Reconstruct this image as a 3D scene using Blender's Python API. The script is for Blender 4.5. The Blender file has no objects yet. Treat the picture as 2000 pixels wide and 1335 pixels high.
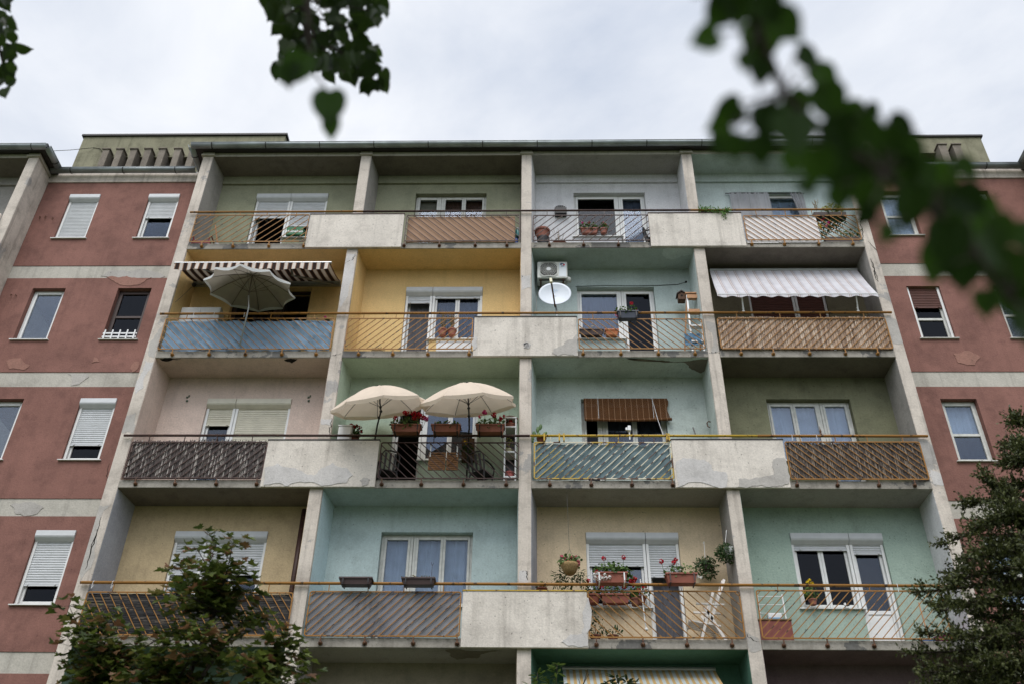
import bpy, bmesh, math, random
from mathutils import Vector, Matrix, noise as mnoise
random.seed(7)
R = math.radians
S = bpy.context.scene
COL = S.collection

# ------------------------------------------------------------------ camera
F_PX = 1944.0                       # focal length in pixels of the 2000 px wide photograph (35 mm lens)
YAW, PITCH, ROLL = -0.0282, 0.6584, -0.0160
CAM = Vector((0.2918, -16.1053, 1.6))
def cam_dir(r, up, fw):
    cr, sr = math.cos(ROLL), math.sin(ROLL)
    r, up = cr*r + sr*up, -sr*r + cr*up
    cp, sp = math.cos(PITCH), math.sin(PITCH)
    y, z = cp*fw - sp*up, sp*fw + cp*up
    cy, sy = math.cos(YAW), math.sin(YAW)
    return Vector((cy*r + sy*y, -sy*r + cy*y, z))
cam_d = bpy.data.cameras.new('camera'); cam = bpy.data.objects.new('camera', cam_d); COL.objects.link(cam)
cam_d.sensor_fit = 'HORIZONTAL'; cam_d.sensor_width = 36.0; cam_d.lens = 36.0*F_PX/2000
cam_d.clip_start = 0.05; cam_d.clip_end = 4000
ax, ay, az = cam_dir(1,0,0), cam_dir(0,1,0), -cam_dir(0,0,1)
cam.matrix_world = Matrix(((ax.x,ay.x,az.x,CAM.x),(ax.y,ay.y,az.y,CAM.y),(ax.z,ay.z,az.z,CAM.z),(0,0,0,1)))
cam_d.dof.use_dof = True; cam_d.dof.focus_distance = 19.0; cam_d.dof.aperture_fstop = 1.9
S.camera = cam
# ------------------------------------------------------------------ sky and sun (overcast)
SUN_EL, SUN_AZ = R(58), R(188)      # azimuth measured clockwise from +Y: the sun stands behind the camera
w = bpy.data.worlds.new('World'); S.world = w; w.use_nodes = True
nt = w.node_tree; nt.nodes.clear()
def N(t, **k):
    n = nt.nodes.new(t)
    for a, b in k.items(): setattr(n, a, b)
    return n
out = N('ShaderNodeOutputWorld'); bg = N('ShaderNodeBackground'); bg.inputs[1].default_value = 0.1
sky = N('ShaderNodeTexSky', sky_type='NISHITA', sun_disc=False, sun_elevation=SUN_EL, sun_rotation=SUN_AZ)
tc = N('ShaderNodeTexCoord'); mp = N('ShaderNodeMapping'); mp.inputs['Scale'].default_value = (1.0,1.0,2.2)
nz = N('ShaderNodeTexNoise'); nz.inputs['Scale'].default_value = 2.1; nz.inputs['Detail'].default_value = 7; nz.inputs['Roughness'].default_value = .55; nz.inputs['Distortion'].default_value = .4
rp = N('ShaderNodeValToRGB'); rp.color_ramp.elements[0].position = .32; rp.color_ramp.elements[1].position = .66
rp.color_ramp.elements[0].color = (5.7,6.4,7.7,1); rp.color_ramp.elements[1].color = (10.0,10.2,10.6,1)
dt = N('ShaderNodeVectorMath', operation='DOT_PRODUCT')
sd = Vector((math.sin(SUN_AZ)*math.cos(SUN_EL), math.cos(SUN_AZ)*math.cos(SUN_EL), math.sin(SUN_EL)))
dt.inputs[1].default_value = sd
mr = N('ShaderNodeMapRange'); mr.interpolation_type = 'SMOOTHSTEP'
mr.inputs['From Min'].default_value = .45; mr.inputs['From Max'].default_value = 1.0; mr.inputs['To Min'].default_value = 1.0; mr.inputs['To Max'].default_value = 2.2
sc = N('ShaderNodeVectorMath', operation='SCALE')
mx = N('ShaderNodeMix', data_type='RGBA'); mx.inputs[0].default_value = .93
L = nt.links.new
L(tc.outputs['Generated'], mp.inputs[0]); L(mp.outputs[0], nz.inputs['Vector']); L(nz.outputs[0], rp.inputs[0])
L(tc.outputs['Generated'], dt.inputs[0]); L(dt.outputs['Value'], mr.inputs[0]); L(rp.outputs[0], sc.inputs[0]); L(mr.outputs[0], sc.inputs['Scale'])
L(sky.outputs[0], mx.inputs[6]); L(sc.outputs[0], mx.inputs[7]); L(mx.outputs[2], bg.inputs[0]); L(bg.outputs[0], out.inputs[0])
sun_d = bpy.data.lights.new('sun', 'SUN'); sun_d.energy = 1.8; sun_d.angle = R(35); sun_d.color = (1,.96,.9)
sun = bpy.data.objects.new('sun', sun_d); COL.objects.link(sun); sun.rotation_euler = (-sd).to_track_quat('-Z','Y').to_euler()
sun.location = (0,-10,40)
vs = S.view_settings; vs.view_transform = 'Standard'; vs.look = 'None'; vs.exposure = 0.08; vs.gamma = 1; vs.use_curve_mapping = False
S.cycles.max_bounces = 6; S.cycles.diffuse_bounces = 3; S.cycles.transparent_max_bounces = 12; S.cycles.use_denoising = True

# ------------------------------------------------------------------ photograph pixel -> point on a real plane of the building
def U(px, py, Y=0.0):
    v = cam_dir((px-1000)/F_PX, (667.5-py)/F_PX, 1); t = (Y-CAM.y)/v.y; return CAM + v*t
def UZ(px, py, Z):
    v = cam_dir((px-1000)/F_PX, (667.5-py)/F_PX, 1); t = (Z-CAM.z)/v.z; return CAM + v*t
def UX(px, py, X):
    v = cam_dir((px-1000)/F_PX, (667.5-py)/F_PX, 1); t = (X-CAM.x)/v.x; return CAM + v*t
# views measured at larger scale: name -> (x offset, y offset, factor)
V = {'a':(340,260,3.8135),'b':(780,260,3.8135),'c':(1250,260,3.8135),'d':(290,500,3.8135),'e':(660,500,4.945),'f':(1020,490,4.945),
     'g':(1370,490,3.8135),'h':(220,690,3.8135),'i':(620,700,4.762),'j':(1000,690,4.762),'k':(1380,690,3.8135),'l':(80,985,3.8135),
     'm':(560,985,3.8135),'n':(1010,985,3.815),'o':(1430,985,3.8135),'p':(0,240,3.8135),'q':(0,500,2.669),'r':(0,960,3.56),
     's':(1650,240,2.669),'t':(1730,700,2.103),'u':(1020,490,9.535),'v':(1380,380,6.25),'w':(370,400,8.0),'x':(1000,1240,4.0)}
def pxy(v, x, y): a = V[v]; return a[0]+x/a[2], a[1]+y/a[2]
def Q(v, x, y, Y=0.0): return U(*pxy(v, x, y), Y)

# ------------------------------------------------------------------ mesh builder
class MB:
    def __init__(s): s.v = []; s.f = []
    def add(s, vs, fs):
        o = len(s.v); s.v += [Vector(p) for p in vs]; s.f += [tuple(o+i for i in f) for f in fs]; return s
    def quad(s, a, b, c, d): return s.add([a,b,c,d], [(0,1,2,3)])
    def box(s, x0, x1, y0, y1, z0, z1, M=None):
        vs = [(x,y,z) for x in (x0,x1) for y in (y0,y1) for z in (z0,z1)]
        if M: vs = [M @ Vector(p) for p in vs]
        return s.add(vs, [(0,1,3,2),(4,6,7,5),(0,4,5,1),(2,3,7,6),(0,2,6,4),(1,5,7,3)])
    def bar(s, a, b, w=.02, d=None, up=(0,-1,0)):
        a, b = Vector(a), Vector(b); d = d or w; t = (b-a).normalized(); u = Vector(up)
        n = t.cross(u)
        if n.length < 1e-4: n = t.cross(Vector((1,0,0)))
        n.normalize(); m = n.cross(t).normalized()
        vs = [p + n*i*w/2 + m*j*d/2 for p in (a,b) for i,j in ((-1,-1),(1,-1),(1,1),(-1,1))]
        return s.add(vs, [(3,2,1,0),(4,5,6,7),(0,1,5,4),(1,2,6,5),(2,3,7,6),(3,0,4,7)])
    def tube(s, pts, r, n=8, cap=True):
        pts = [Vector(p) for p in pts]; rs = r if isinstance(r,(list,tuple)) else [r]*len(pts); o = len(s.v); prev = None
        for i, p in enumerate(pts):
            t = (pts[min(i+1,len(pts)-1)]-pts[max(i-1,0)]).normalized()
            if prev is None: u = t.orthogonal().normalized()
            else: u = (prev - t*prev.dot(t)); u = u.normalized() if u.length > 1e-6 else t.orthogonal().normalized()
            prev = u; q = t.cross(u)
            for k in range(n):
                a = 2*math.pi*k/n; s.v.append(p + (u*math.cos(a)+q*math.sin(a))*rs[i])
        for i in range(len(pts)-1):
            for k in range(n):
                k2 = (k+1)%n; s.f.append((o+i*n+k, o+i*n+k2, o+(i+1)*n+k2, o+(i+1)*n+k))
        if cap: s.f.append(tuple(o+k for k in range(n))[::-1]); s.f.append(tuple(o+(len(pts)-1)*n+k for k in range(n)))
        return s
    def lathe(s, prof, c=(0,0,0), n=20, M=None):
        o = len(s.v)
        for r, z in prof:
            for k in range(n):
                a = 2*math.pi*k/n; p = Vector((r*math.cos(a), r*math.sin(a), z))
                s.v.append((M @ p if M else p) + Vector(c))
        for i in range(len(prof)-1):
            for k in range(n):
                k2 = (k+1)%n; s.f.append((o+i*n+k, o+i*n+k2, o+(i+1)*n+k2, o+(i+1)*n+k))
        s.f.append(tuple(o+k for k in range(n))[::-1]); s.f.append(tuple(o+(len(prof)-1)*n+k for k in range(n))); return s
    def ball(s, c, r, n=10, m=6, sc=(1,1,1)):
        pr = [(max(.001, r*math.sin(math.pi*i/m)), -r*math.cos(math.pi*i/m)) for i in range(m+1)]
        return s.lathe(pr, c, n, Matrix.Diagonal((sc[0],sc[1],sc[2])))
    def prism(s, pts, d):               # polygon (list of points) thickened by vector d
        n = len(pts); pts = [Vector(p) for p in pts]; d = Vector(d)
        return s.add(pts + [p+d for p in pts], [tuple(range(n)), tuple(range(2*n-1,n-1,-1))] + [(i,(i+1)%n+0,(i+1)%n+n,i+n)[::-1] for i in range(n)])
    def build(s, name, m, parent=None, smooth=False, bevel=0, label=None):
        me = bpy.data.meshes.new(name); off = Vector((0,0,0))
        if parent is not None:
            q = parent
            while q is not None: off += q.location; q = q.parent
        me.from_pydata([p-off for p in s.v], [], s.f); me.validate()
        ms = m if isinstance(m, list) else [m]
        for x in ms: me.materials.append(x)
        bm = bmesh.new(); bm.from_mesh(me); bmesh.ops.recalc_face_normals(bm, faces=bm.faces); bm.to_mesh(me); bm.free()
        if smooth:
            for p in me.polygons: p.use_smooth = True
        o = bpy.data.objects.new(name, me); COL.objects.link(o)
        if parent is not None: o.parent = parent
        if bevel:
            b = o.modifiers.new('bevel','BEVEL'); b.width = bevel; b.segments = 2; b.limit_method = 'ANGLE'
        if label: o['label'] = label
        return o
def T(name, label, cat, loc=(0,0,0), group=None):
    o = bpy.data.objects.new(name, None); COL.objects.link(o); o.location = loc; o.empty_display_size = .2
    o['label'] = label; o['category'] = cat
    if group: o['group'] = group
    return o
def tag(o, label, cat, group=None):
    o['label'] = label; o['category'] = cat
    if group: o['group'] = group
    return o

# ------------------------------------------------------------------ materials
def lin(c): return tuple(((x/255)/12.92 if x/255 <= .04045 else ((x/255+.055)/1.055)**2.4) for x in c) + (1,)
def newmat(name):
    m = bpy.data.materials.new(name); m.use_nodes = True; t = m.node_tree; b = t.nodes['Principled BSDF']; return m, t, b
def nd(t, ty, **k):
    n = t.nodes.new(ty)
    for a, b in k.items(): setattr(n, a, b)
    return n
def plain(name, c, rough=.6, metal=0, var=.12, scale=6, spec=.4, bump=0, bs=80):
    m, t, b = newmat(name); c = lin(c)
    b.inputs['Roughness'].default_value = rough; b.inputs['Metallic'].default_value = metal; b.inputs['Specular IOR Level'].default_value = spec
    tx = nd(t,'ShaderNodeTexCoord'); n1 = nd(t,'ShaderNodeTexNoise'); n1.inputs['Scale'].default_value = scale; n1.inputs['Detail'].default_value = 5
    t.links.new(tx.outputs['Object'], n1.inputs['Vector'])
    r = nd(t,'ShaderNodeValToRGB'); r.color_ramp.elements[0].position = .3; r.color_ramp.elements[1].position = .7
    r.color_ramp.elements[0].color = tuple(x*(1-var) for x in c[:3])+(1,); r.color_ramp.elements[1].color = tuple(min(1,x*(1+var)) for x in c[:3])+(1,)
    t.links.new(n1.outputs[0], r.inputs[0]); t.links.new(r.outputs[0], b.inputs['Base Color'])
    if bump:
        n2 = nd(t,'ShaderNodeTexNoise'); n2.inputs['Scale'].default_value = bs; t.links.new(tx.outputs['Object'], n2.inputs['Vector'])
        bp = nd(t,'ShaderNodeBump'); bp.inputs['Strength'].default_value = bump; bp.inputs['Distance'].default_value = .01
        t.links.new(n2.outputs[0], bp.inputs['Height']); t.links.new(bp.outputs[0], b.inputs['Normal'])
    return m
def stucco(name, c, grime=(70,66,58), gr=.35, mott=.14, speck=.5, bump=.5, patch=None, pamt=.6, streak=.3, grain=30):
    """weathered render: broad mottling, run-off streaks, fine grain, dark pits and, where asked, repaired patches"""
    m, t, b = newmat(name); c = lin(c); g = lin(grime); Lk = t.links.new
    b.inputs['Roughness'].default_value = .92; b.inputs['Specular IOR Level'].default_value = .15
    tx = nd(t,'ShaderNodeTexCoord')
    def noise(sc, det=5, mapsc=None, rough=.6):
        n = nd(t,'ShaderNodeTexNoise'); n.inputs['Scale'].default_value = sc; n.inputs['Detail'].default_value = det; n.inputs['Roughness'].default_value = rough
        if mapsc:
            mp = nd(t,'ShaderNodeMapping'); mp.inputs['Scale'].default_value = mapsc; Lk(tx.outputs['Object'], mp.inputs[0]); Lk(mp.outputs[0], n.inputs['Vector'])
        else: Lk(tx.outputs['Object'], n.inputs['Vector'])
        return n.outputs[0]
    def ramp(src, p0, p1, a, bb):
        r = nd(t,'ShaderNodeValToRGB'); e = r.color_ramp.elements; e[0].position = p0; e[1].position = p1; e[0].color = a; e[1].color = bb; Lk(src, r.inputs[0]); return r.outputs[0]
    def mix(f, a, bb, mode='MIX'):
        n = nd(t,'ShaderNodeMix', data_type='RGBA', blend_type=mode)
        if isinstance(f, float): n.inputs[0].default_value = f
        else: Lk(f, n.inputs[0])
        for i, x in ((6,a),(7,bb)):
            if isinstance(x, tuple): n.inputs[i].default_value = x
            else: Lk(x, n.inputs[i])
        return n.outputs[2]
    lo = tuple(x*(1-mott) for x in c[:3])+(1,); hi = tuple(min(1,x*(1+mott)) for x in c[:3])+(1,)
    base = ramp(noise(1.1,6), .3, .7, lo, hi)
    if patch:
        base = mix(ramp(noise(.75,7,rough=.65), .60-.06*pamt, .615-.06*pamt, (0,0,0,1), (1,1,1,1)), base, lin(patch))
    gf = ramp(noise(2.3,8,rough=.7), .48, .78, (0,0,0,1), (gr,gr,gr,1)); base = mix(gf, base, g)
    sf = ramp(noise(1.0,5,(7,7,.4)), .52, .74, (0,0,0,1), (streak,)*3+(1,)); base = mix(sf, base, g)
    fine = noise(grain,4,rough=.7)
    base = mix(1.0, base, ramp(fine, .25, .75, (.84,.84,.84,1), (1.12,1.12,1.12,1)), 'MULTIPLY')
    sp = ramp(noise(grain*.75,2), .67, .74, (0,0,0,1), (speck,)*3+(1,)); base = mix(sp, base, tuple(x*.35 for x in g[:3])+(1,))
    Lk(base, b.inputs['Base Color'])
    bp = nd(t,'ShaderNodeBump'); bp.inputs['Strength'].default_value = bump; bp.inputs['Distance'].default_value = .012; Lk(fine, bp.inputs['Height']); Lk(bp.outputs[0], b.inputs['Normal'])
    return m
def stripes(name, cols, axis='X', period=.2, rough=.85, off=0.0, translucent=.25):
    """cols: list of (end fraction, colour)"""
    m, t, b = newmat(name); Lk = t.links.new; tx = nd(t,'ShaderNodeTexCoord'); sp = nd(t,'ShaderNodeSeparateXYZ'); Lk(tx.outputs['Object'], sp.inputs[0])
    a = nd(t,'ShaderNodeMath', operation='MULTIPLY_ADD'); a.inputs[1].default_value = 1/period; a.inputs[2].default_value = off; Lk(sp.outputs[axis], a.inputs[0])
    f = nd(t,'ShaderNodeMath', operation='FRACT'); Lk(a.outputs[0], f.inputs[0])
    r = nd(t,'ShaderNodeValToRGB'); r.color_ramp.interpolation = 'CONSTANT'; e = r.color_ramp.elements; s0 = 0
    e[0].position = 0; e[0].color = lin(cols[0][1]); e[1].position = cols[0][0]; e[1].color = lin(cols[1][1])
    for i in range(2, len(cols)): x = e.new(cols[i-1][0]); x.color = lin(cols[i][1])
    Lk(f.outputs[0], r.inputs[0])
    n = nd(t,'ShaderNodeTexNoise'); n.inputs['Scale'].default_value = 5; n.inputs['Detail'].default_value = 6; Lk(tx.outputs['Object'], n.inputs['Vector'])
    rr = nd(t,'ShaderNodeMapRange'); rr.inputs['To Min'].default_value = .75; rr.inputs['To Max'].default_value = 1.15; Lk(n.outputs[0], rr.inputs[0])
    mu = nd(t,'ShaderNodeMix', data_type='RGBA', blend_type='MULTIPLY'); mu.inputs[0].default_value = 1; Lk(r.outputs[0], mu.inputs[6]); Lk(rr.outputs[0], mu.inputs[7])
    Lk(mu.outputs[2], b.inputs['Base Color']); b.inputs['Roughness'].default_value = rough; b.inputs['Specular IOR Level'].default_value = .15
    if translucent: cloth_mix(t, b, mu.outputs[2], translucent)
    return m
def cloth_mix(t, b, colout, k):
    o = t.nodes['Material Output']; tr = nd(t,'ShaderNodeBsdfTranslucent'); mxs = nd(t,'ShaderNodeMixShader'); mxs.inputs[0].default_value = k
    if isinstance(colout, tuple): tr.inputs[0].default_value = colout
    else: t.links.new(colout, tr.inputs[0])
    t.links.new(b.outputs[0], mxs.inputs[1]); t.links.new(tr.outputs[0], mxs.inputs[2]); t.links.new(mxs.outputs[0], o.inputs[0])
def cloth(name, c, k=.3, var=.1, scale=4, rough=.9):
    m = plain(name, c, rough, var=var, scale=scale, spec=.1); t = m.node_tree; b = t.nodes['Principled BSDF']
    cloth_mix(t, b, b.inputs['Base Color'].links[0].from_socket, k); return m
def leafmat(name, c1, c2, k=.3, edge=None):
    m, t, b = newmat(name); Lk = t.links.new; g = nd(t,'ShaderNodeNewGeometry'); r = nd(t,'ShaderNodeValToRGB'); e = r.color_ramp.elements
    e[0].position = 0; e[0].color = lin(c1); e[1].position = .8 if edge else 1; e[1].color = lin(c2)
    if edge: x = e.new(.93); x.color = lin(edge)
    Lk(g.outputs['Random Per Island'], r.inputs[0]); Lk(r.outputs[0], b.inputs['Base Color'])
    b.inputs['Roughness'].default_value = .5; b.inputs['Specular IOR Level'].default_value = .3; cloth_mix(t, b, r.outputs[0], k); return m
def glassmat(name, refl=.13, tint=(225,232,240)):
    m = bpy.data.materials.new(name); m.use_nodes = True; t = m.node_tree; t.nodes.clear(); Lk = t.links.new
    o = nd(t,'ShaderNodeOutputMaterial'); tr = nd(t,'ShaderNodeBsdfTransparent'); tr.inputs[0].default_value = lin(tint)
    gl = nd(t,'ShaderNodeBsdfGlossy'); gl.inputs['Roughness'].default_value = .03; gl.inputs[0].default_value = (.82,.88,1,1)
    lw = nd(t,'ShaderNodeLayerWeight'); lw.inputs[0].default_value = .25; ad = nd(t,'ShaderNodeMath', operation='MULTIPLY_ADD'); ad.inputs[1].default_value = .08; ad.inputs[2].default_value = refl
    tx = nd(t,'ShaderNodeTexCoord'); n = nd(t,'ShaderNodeTexNoise'); n.inputs['Scale'].default_value = 1.6; Lk(tx.outputs['Object'], n.inputs['Vector'])
    bp = nd(t,'ShaderNodeBump'); bp.inputs['Strength'].default_value = .05; bp.inputs['Distance'].default_value = .01; Lk(n.outputs[0], bp.inputs['Height']); Lk(bp.outputs[0], gl.inputs['Normal'])
    mx = nd(t,'ShaderNodeMixShader'); Lk(lw.outputs['Fresnel'], ad.inputs[0]); Lk(ad.outputs[0], mx.inputs[0]); Lk(tr.outputs[0], mx.inputs[1]); Lk(gl.outputs[0], mx.inputs[2]); Lk(mx.outputs[0], o.inputs[0]); return m
def chipped(name, c, under=(92,52,30), amt=.5, scale=30, third=None):
    m, t, b = newmat(name); Lk = t.links.new; tx = nd(t,'ShaderNodeTexCoord')
    n = nd(t,'ShaderNodeTexNoise'); n.inputs['Scale'].default_value = scale; n.inputs['Detail'].default_value = 4; Lk(tx.outputs['Object'], n.inputs['Vector'])
    r = nd(t,'ShaderNodeValToRGB'); e = r.color_ramp.elements; p = .32+.2*amt; e[0].position = p; e[0].color = lin(under); e[1].position = p+.03; e[1].color = lin(c)
    Lk(n.outputs[0], r.inputs[0]); colr = r.outputs[0]
    if third:
        n2 = nd(t,'ShaderNodeTexNoise'); n2.inputs['Scale'].default_value = scale*.12; Lk(tx.outputs['Object'], n2.inputs['Vector'])
        r2 = nd(t,'ShaderNodeValToRGB'); r2.color_ramp.elements[0].position = .5; r2.color_ramp.elements[1].position = .52; Lk(n2.outputs[0], r2.inputs[0])
        r3 = nd(t,'ShaderNodeValToRGB'); e = r3.color_ramp.elements; e[0].position = p; e[0].color = lin(under); e[1].position = p+.03; e[1].color = lin(third); Lk(n.outputs[0], r3.inputs[0])
        mx = nd(t,'ShaderNodeMix', data_type='RGBA'); Lk(r2.outputs[0], mx.inputs[0]); Lk(r.outputs[0], mx.inputs[6]); Lk(r3.outputs[0], mx.inputs[7]); colr = mx.outputs[2]
    Lk(colr, b.inputs['Base Color']); b.inputs['Roughness'].default_value = .5; b.inputs['Specular IOR Level'].default_value = .3
    return m
def reed(name, c1, c2, vert=True, scale=60, dark=(30,25,20)):
    """screen of thin stalks: strong streaks along the stalks"""
    m, t, b = newmat(name); Lk = t.links.new; tx = nd(t,'ShaderNodeTexCoord'); mp = nd(t,'ShaderNodeMapping')
    mp.inputs['Scale'].default_value = (1,1,.08) if vert else (.05,1,1); mp.inputs['Rotation'].default_value = (0,R(4),0)
    Lk(tx.outputs['Object'], mp.inputs[0]); n = nd(t,'ShaderNodeTexNoise'); n.inputs['Scale'].default_value = scale; n.inputs['Detail'].default_value = 4; n.inputs['Roughness'].default_value = .7
    Lk(mp.outputs[0], n.inputs['Vector']); r = nd(t,'ShaderNodeValToRGB'); e = r.color_ramp.elements; e[0].position = .36; e[0].color = lin(dark); e[1].position = .72; e[1].color = lin(c2); x = e.new(.52); x.color = lin(c1)
    Lk(n.outputs[0], r.inputs[0])
    n2 = nd(t,'ShaderNodeTexNoise'); n2.inputs['Scale'].default_value = 2.5; Lk(tx.outputs['Object'], n2.inputs['Vector'])
    rr = nd(t,'ShaderNodeMapRange'); rr.inputs['To Min'].default_value = .55; rr.inputs['To Max'].default_value = 1.35; Lk(n2.outputs[0], rr.inputs[0])
    mu = nd(t,'ShaderNodeMix', data_type='RGBA', blend_type='MULTIPLY'); mu.inputs[0].default_value = 1; Lk(r.outputs[0], mu.inputs[6]); Lk(rr.outputs[0], mu.inputs[7]); Lk(mu.outputs[2], b.inputs['Base Color'])
    b.inputs['Roughness'].default_value = .9; b.inputs['Specular IOR Level'].default_value = .1
    bp = nd(t,'ShaderNodeBump'); bp.inputs['Strength'].default_value = .6; bp.inputs['Distance'].default_value = .01; Lk(n.outputs[0], bp.inputs['Height']); Lk(bp.outputs[0], b.inputs['Normal']); return m
# ------------------------------------------------------------------ dimensions of the block (metres, ground = 0)
BD = .697                                     # depth of the balconies; also the plane of the red wings
ZS = {k: 7.667+3*k for k in range(-2,4)}      # underside of the floor slabs, k = 0 is the lowest row fully in view
FIN = [(-7.676,-7.432),(-3.850,-3.613),(0,.234),(3.800,4.037),(7.537,7.770)]
ZR = 19.708                                   # roof soffit
SL = .165
WX = [(-6.42,-4.68),(-2.56,-.85),(1.24,2.95),(5.0,6.69)]
def inner(i): return FIN[i][1]+.10, FIN[i+1][0]-.03      # back wall of bay i
# ---- materials
CON = stucco('concrete_render', (200,190,179), grime=(84,76,68), gr=.55, mott=.12, patch=(168,164,160), pamt=.2, streak=.5)
CONP = stucco('parapet_render', (210,202,192), grime=(96,88,80), gr=.4, mott=.1, streak=.35, speck=.6)
SLABM = stucco('slab_concrete', (156,150,141), gr=.7, mott=.2, streak=.3, patch=(112,110,107), pamt=.6)
RED = stucco('red_render', (134,97,88), grime=(80,58,54), gr=.6, mott=.17, streak=.2, speck=.35, bump=.5)
BAND = stucco('band_render', (182,177,167), gr=.35, mott=.08, streak=.3, speck=.2)
OLIVE = stucco('olive_render', (136,133,112), grime=(66,64,50), gr=.6, mott=.16, streak=.5)
GREYP = stucco('grey_patch', (176,171,165), gr=.35, mott=.14, streak=.1, speck=.5)
PINKP = stucco('worn_patch', (150,112,100), gr=.3, mott=.1, streak=.1, speck=.4)
DARKP = stucco('bare_concrete', (122,115,104), gr=.5, mott=.2, streak=.1)
PALEP = stucco('pale_patch', (196,192,189), gr=.3, mott=.08, streak=.1, speck=.4)
ZINC = plain('zinc', (150,156,158), .45, .55, var=.25, scale=3)
ROOFM = plain('roof_felt', (70,72,74), .8, var=.2)
DARKM = plain('dark_metal', (42,38,36), .5)
ROOM = plain('room_plaster', (120,115,108), .95)
CRACK = plain('crack', (22,18,15), 1)
OCHRE = chipped('ochre_paint', (144,100,42), (74,50,28), amt=.25, scale=9)
BROWN = chipped('brown_paint', (60,38,32), (84,58,44), amt=.3, scale=14)
CHIP = chipped('chipped_paint', (204,196,174), (84,56,38), amt=.55, scale=7, third=(176,146,60))
YEL = chipped('yellow_paint', (184,150,48), (96,64,32), amt=.3, scale=14)
RUST = chipped('rusty_iron', (92,60,36), (60,36,24), amt=.6, scale=30)
WHITE = plain('white_frame', (222,222,220), .45, var=.05)
GREYF = plain('weathered_white_frame', (196,196,190), .6, var=.14, scale=9)
WOODW = plain('dark_frame', (66,52,48), .6)
ALU = plain('aluminium_shutter', (196,198,200), .5, var=.06)
BEIGESH = plain('beige_shutter', (206,201,184), .5, var=.07)
BROWNSH = plain('brown_shutter', (88,52,42), .6)
CURT = cloth('net_curtain', (226,229,230), .35); CURTG = cloth('grey_curtain', (108,108,114), .3); CURTB = reed('bamboo_blind_brown', (96,62,44), (128,90,66), True, 90, (50,32,24))
BLINDB = plain('beige_blind', (150,132,100), .8)
GLASS = glassmat('window_glass', .03); GLASSD = glassmat('dark_window_glass', .012, (120,120,125)); GLASSB = glassmat('bright_window_glass', .055)
def paint(n, c, **k):
    k['speck'] = k.get('speck', .5)*.6
    return stucco(n, c, grime=tuple(int(x*.45) for x in c), gr=k.pop('gr',.4)*.85, mott=.08, streak=k.pop('streak',.14), **k)
PAINT = {'olive': paint('olive_paint', (146,147,124), speck=.7), 'white': paint('white_paint', (206,206,208), gr=.3), 'mint': paint('pale_mint_paint', (194,206,204), gr=.25),
 'yellow': paint('yellow_paint_wall', (220,188,132), gr=.15, speck=.2), 'teal': paint('teal_paint', (176,189,186), gr=.3), 'khaki': paint('khaki_paint', (122,116,96), gr=.5),
 'pink': paint('pink_beige_paint', (206,186,174), gr=.35), 'green': paint('green_paint', (172,186,166), gr=.3), 'pale': paint('pale_grey_green_paint', (186,196,190), gr=.5, speck=.9),
 'moss': paint('moss_paint', (124,124,100), gr=.6, speck=.9), 'ochre': paint('ochre_wall_paint', (188,168,134), gr=.45), 'cyan': paint('pale_cyan_paint', (180,196,195), gr=.4, speck=.8),
 'tan': paint('tan_paint', (212,192,162), gr=.4, speck=.8), 'sage': paint('sage_paint', (158,176,164), gr=.4, speck=.8), 'lilac': paint('lilac_grey_paint', (160,161,167), gr=.3),
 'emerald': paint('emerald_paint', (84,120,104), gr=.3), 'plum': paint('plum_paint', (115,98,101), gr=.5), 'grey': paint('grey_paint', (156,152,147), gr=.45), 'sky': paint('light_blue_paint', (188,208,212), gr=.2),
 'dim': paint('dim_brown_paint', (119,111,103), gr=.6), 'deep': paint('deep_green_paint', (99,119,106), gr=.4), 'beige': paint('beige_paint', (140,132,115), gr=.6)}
# bay -> (wall, left side, right side, soffit, words for the wall)
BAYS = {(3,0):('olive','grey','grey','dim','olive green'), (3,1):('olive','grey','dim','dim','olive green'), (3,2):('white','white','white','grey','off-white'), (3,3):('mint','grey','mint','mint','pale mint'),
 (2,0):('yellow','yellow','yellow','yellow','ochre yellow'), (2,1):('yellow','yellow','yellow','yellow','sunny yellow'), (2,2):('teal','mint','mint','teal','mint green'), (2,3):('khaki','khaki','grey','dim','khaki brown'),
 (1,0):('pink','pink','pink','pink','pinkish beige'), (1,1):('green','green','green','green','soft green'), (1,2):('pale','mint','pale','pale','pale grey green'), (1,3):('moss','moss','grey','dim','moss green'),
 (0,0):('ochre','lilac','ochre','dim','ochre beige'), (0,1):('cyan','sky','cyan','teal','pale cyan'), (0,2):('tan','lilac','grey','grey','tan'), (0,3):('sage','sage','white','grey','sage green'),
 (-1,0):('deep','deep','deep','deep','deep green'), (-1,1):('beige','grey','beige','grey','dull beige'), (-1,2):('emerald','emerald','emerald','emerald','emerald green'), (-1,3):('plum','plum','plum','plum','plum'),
 (-2,0):('grey','grey','grey','grey','grey'), (-2,1):('grey','grey','grey','grey','grey'), (-2,2):('grey','grey','grey','grey','grey'), (-2,3):('grey','grey','grey','grey','grey')}

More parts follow.
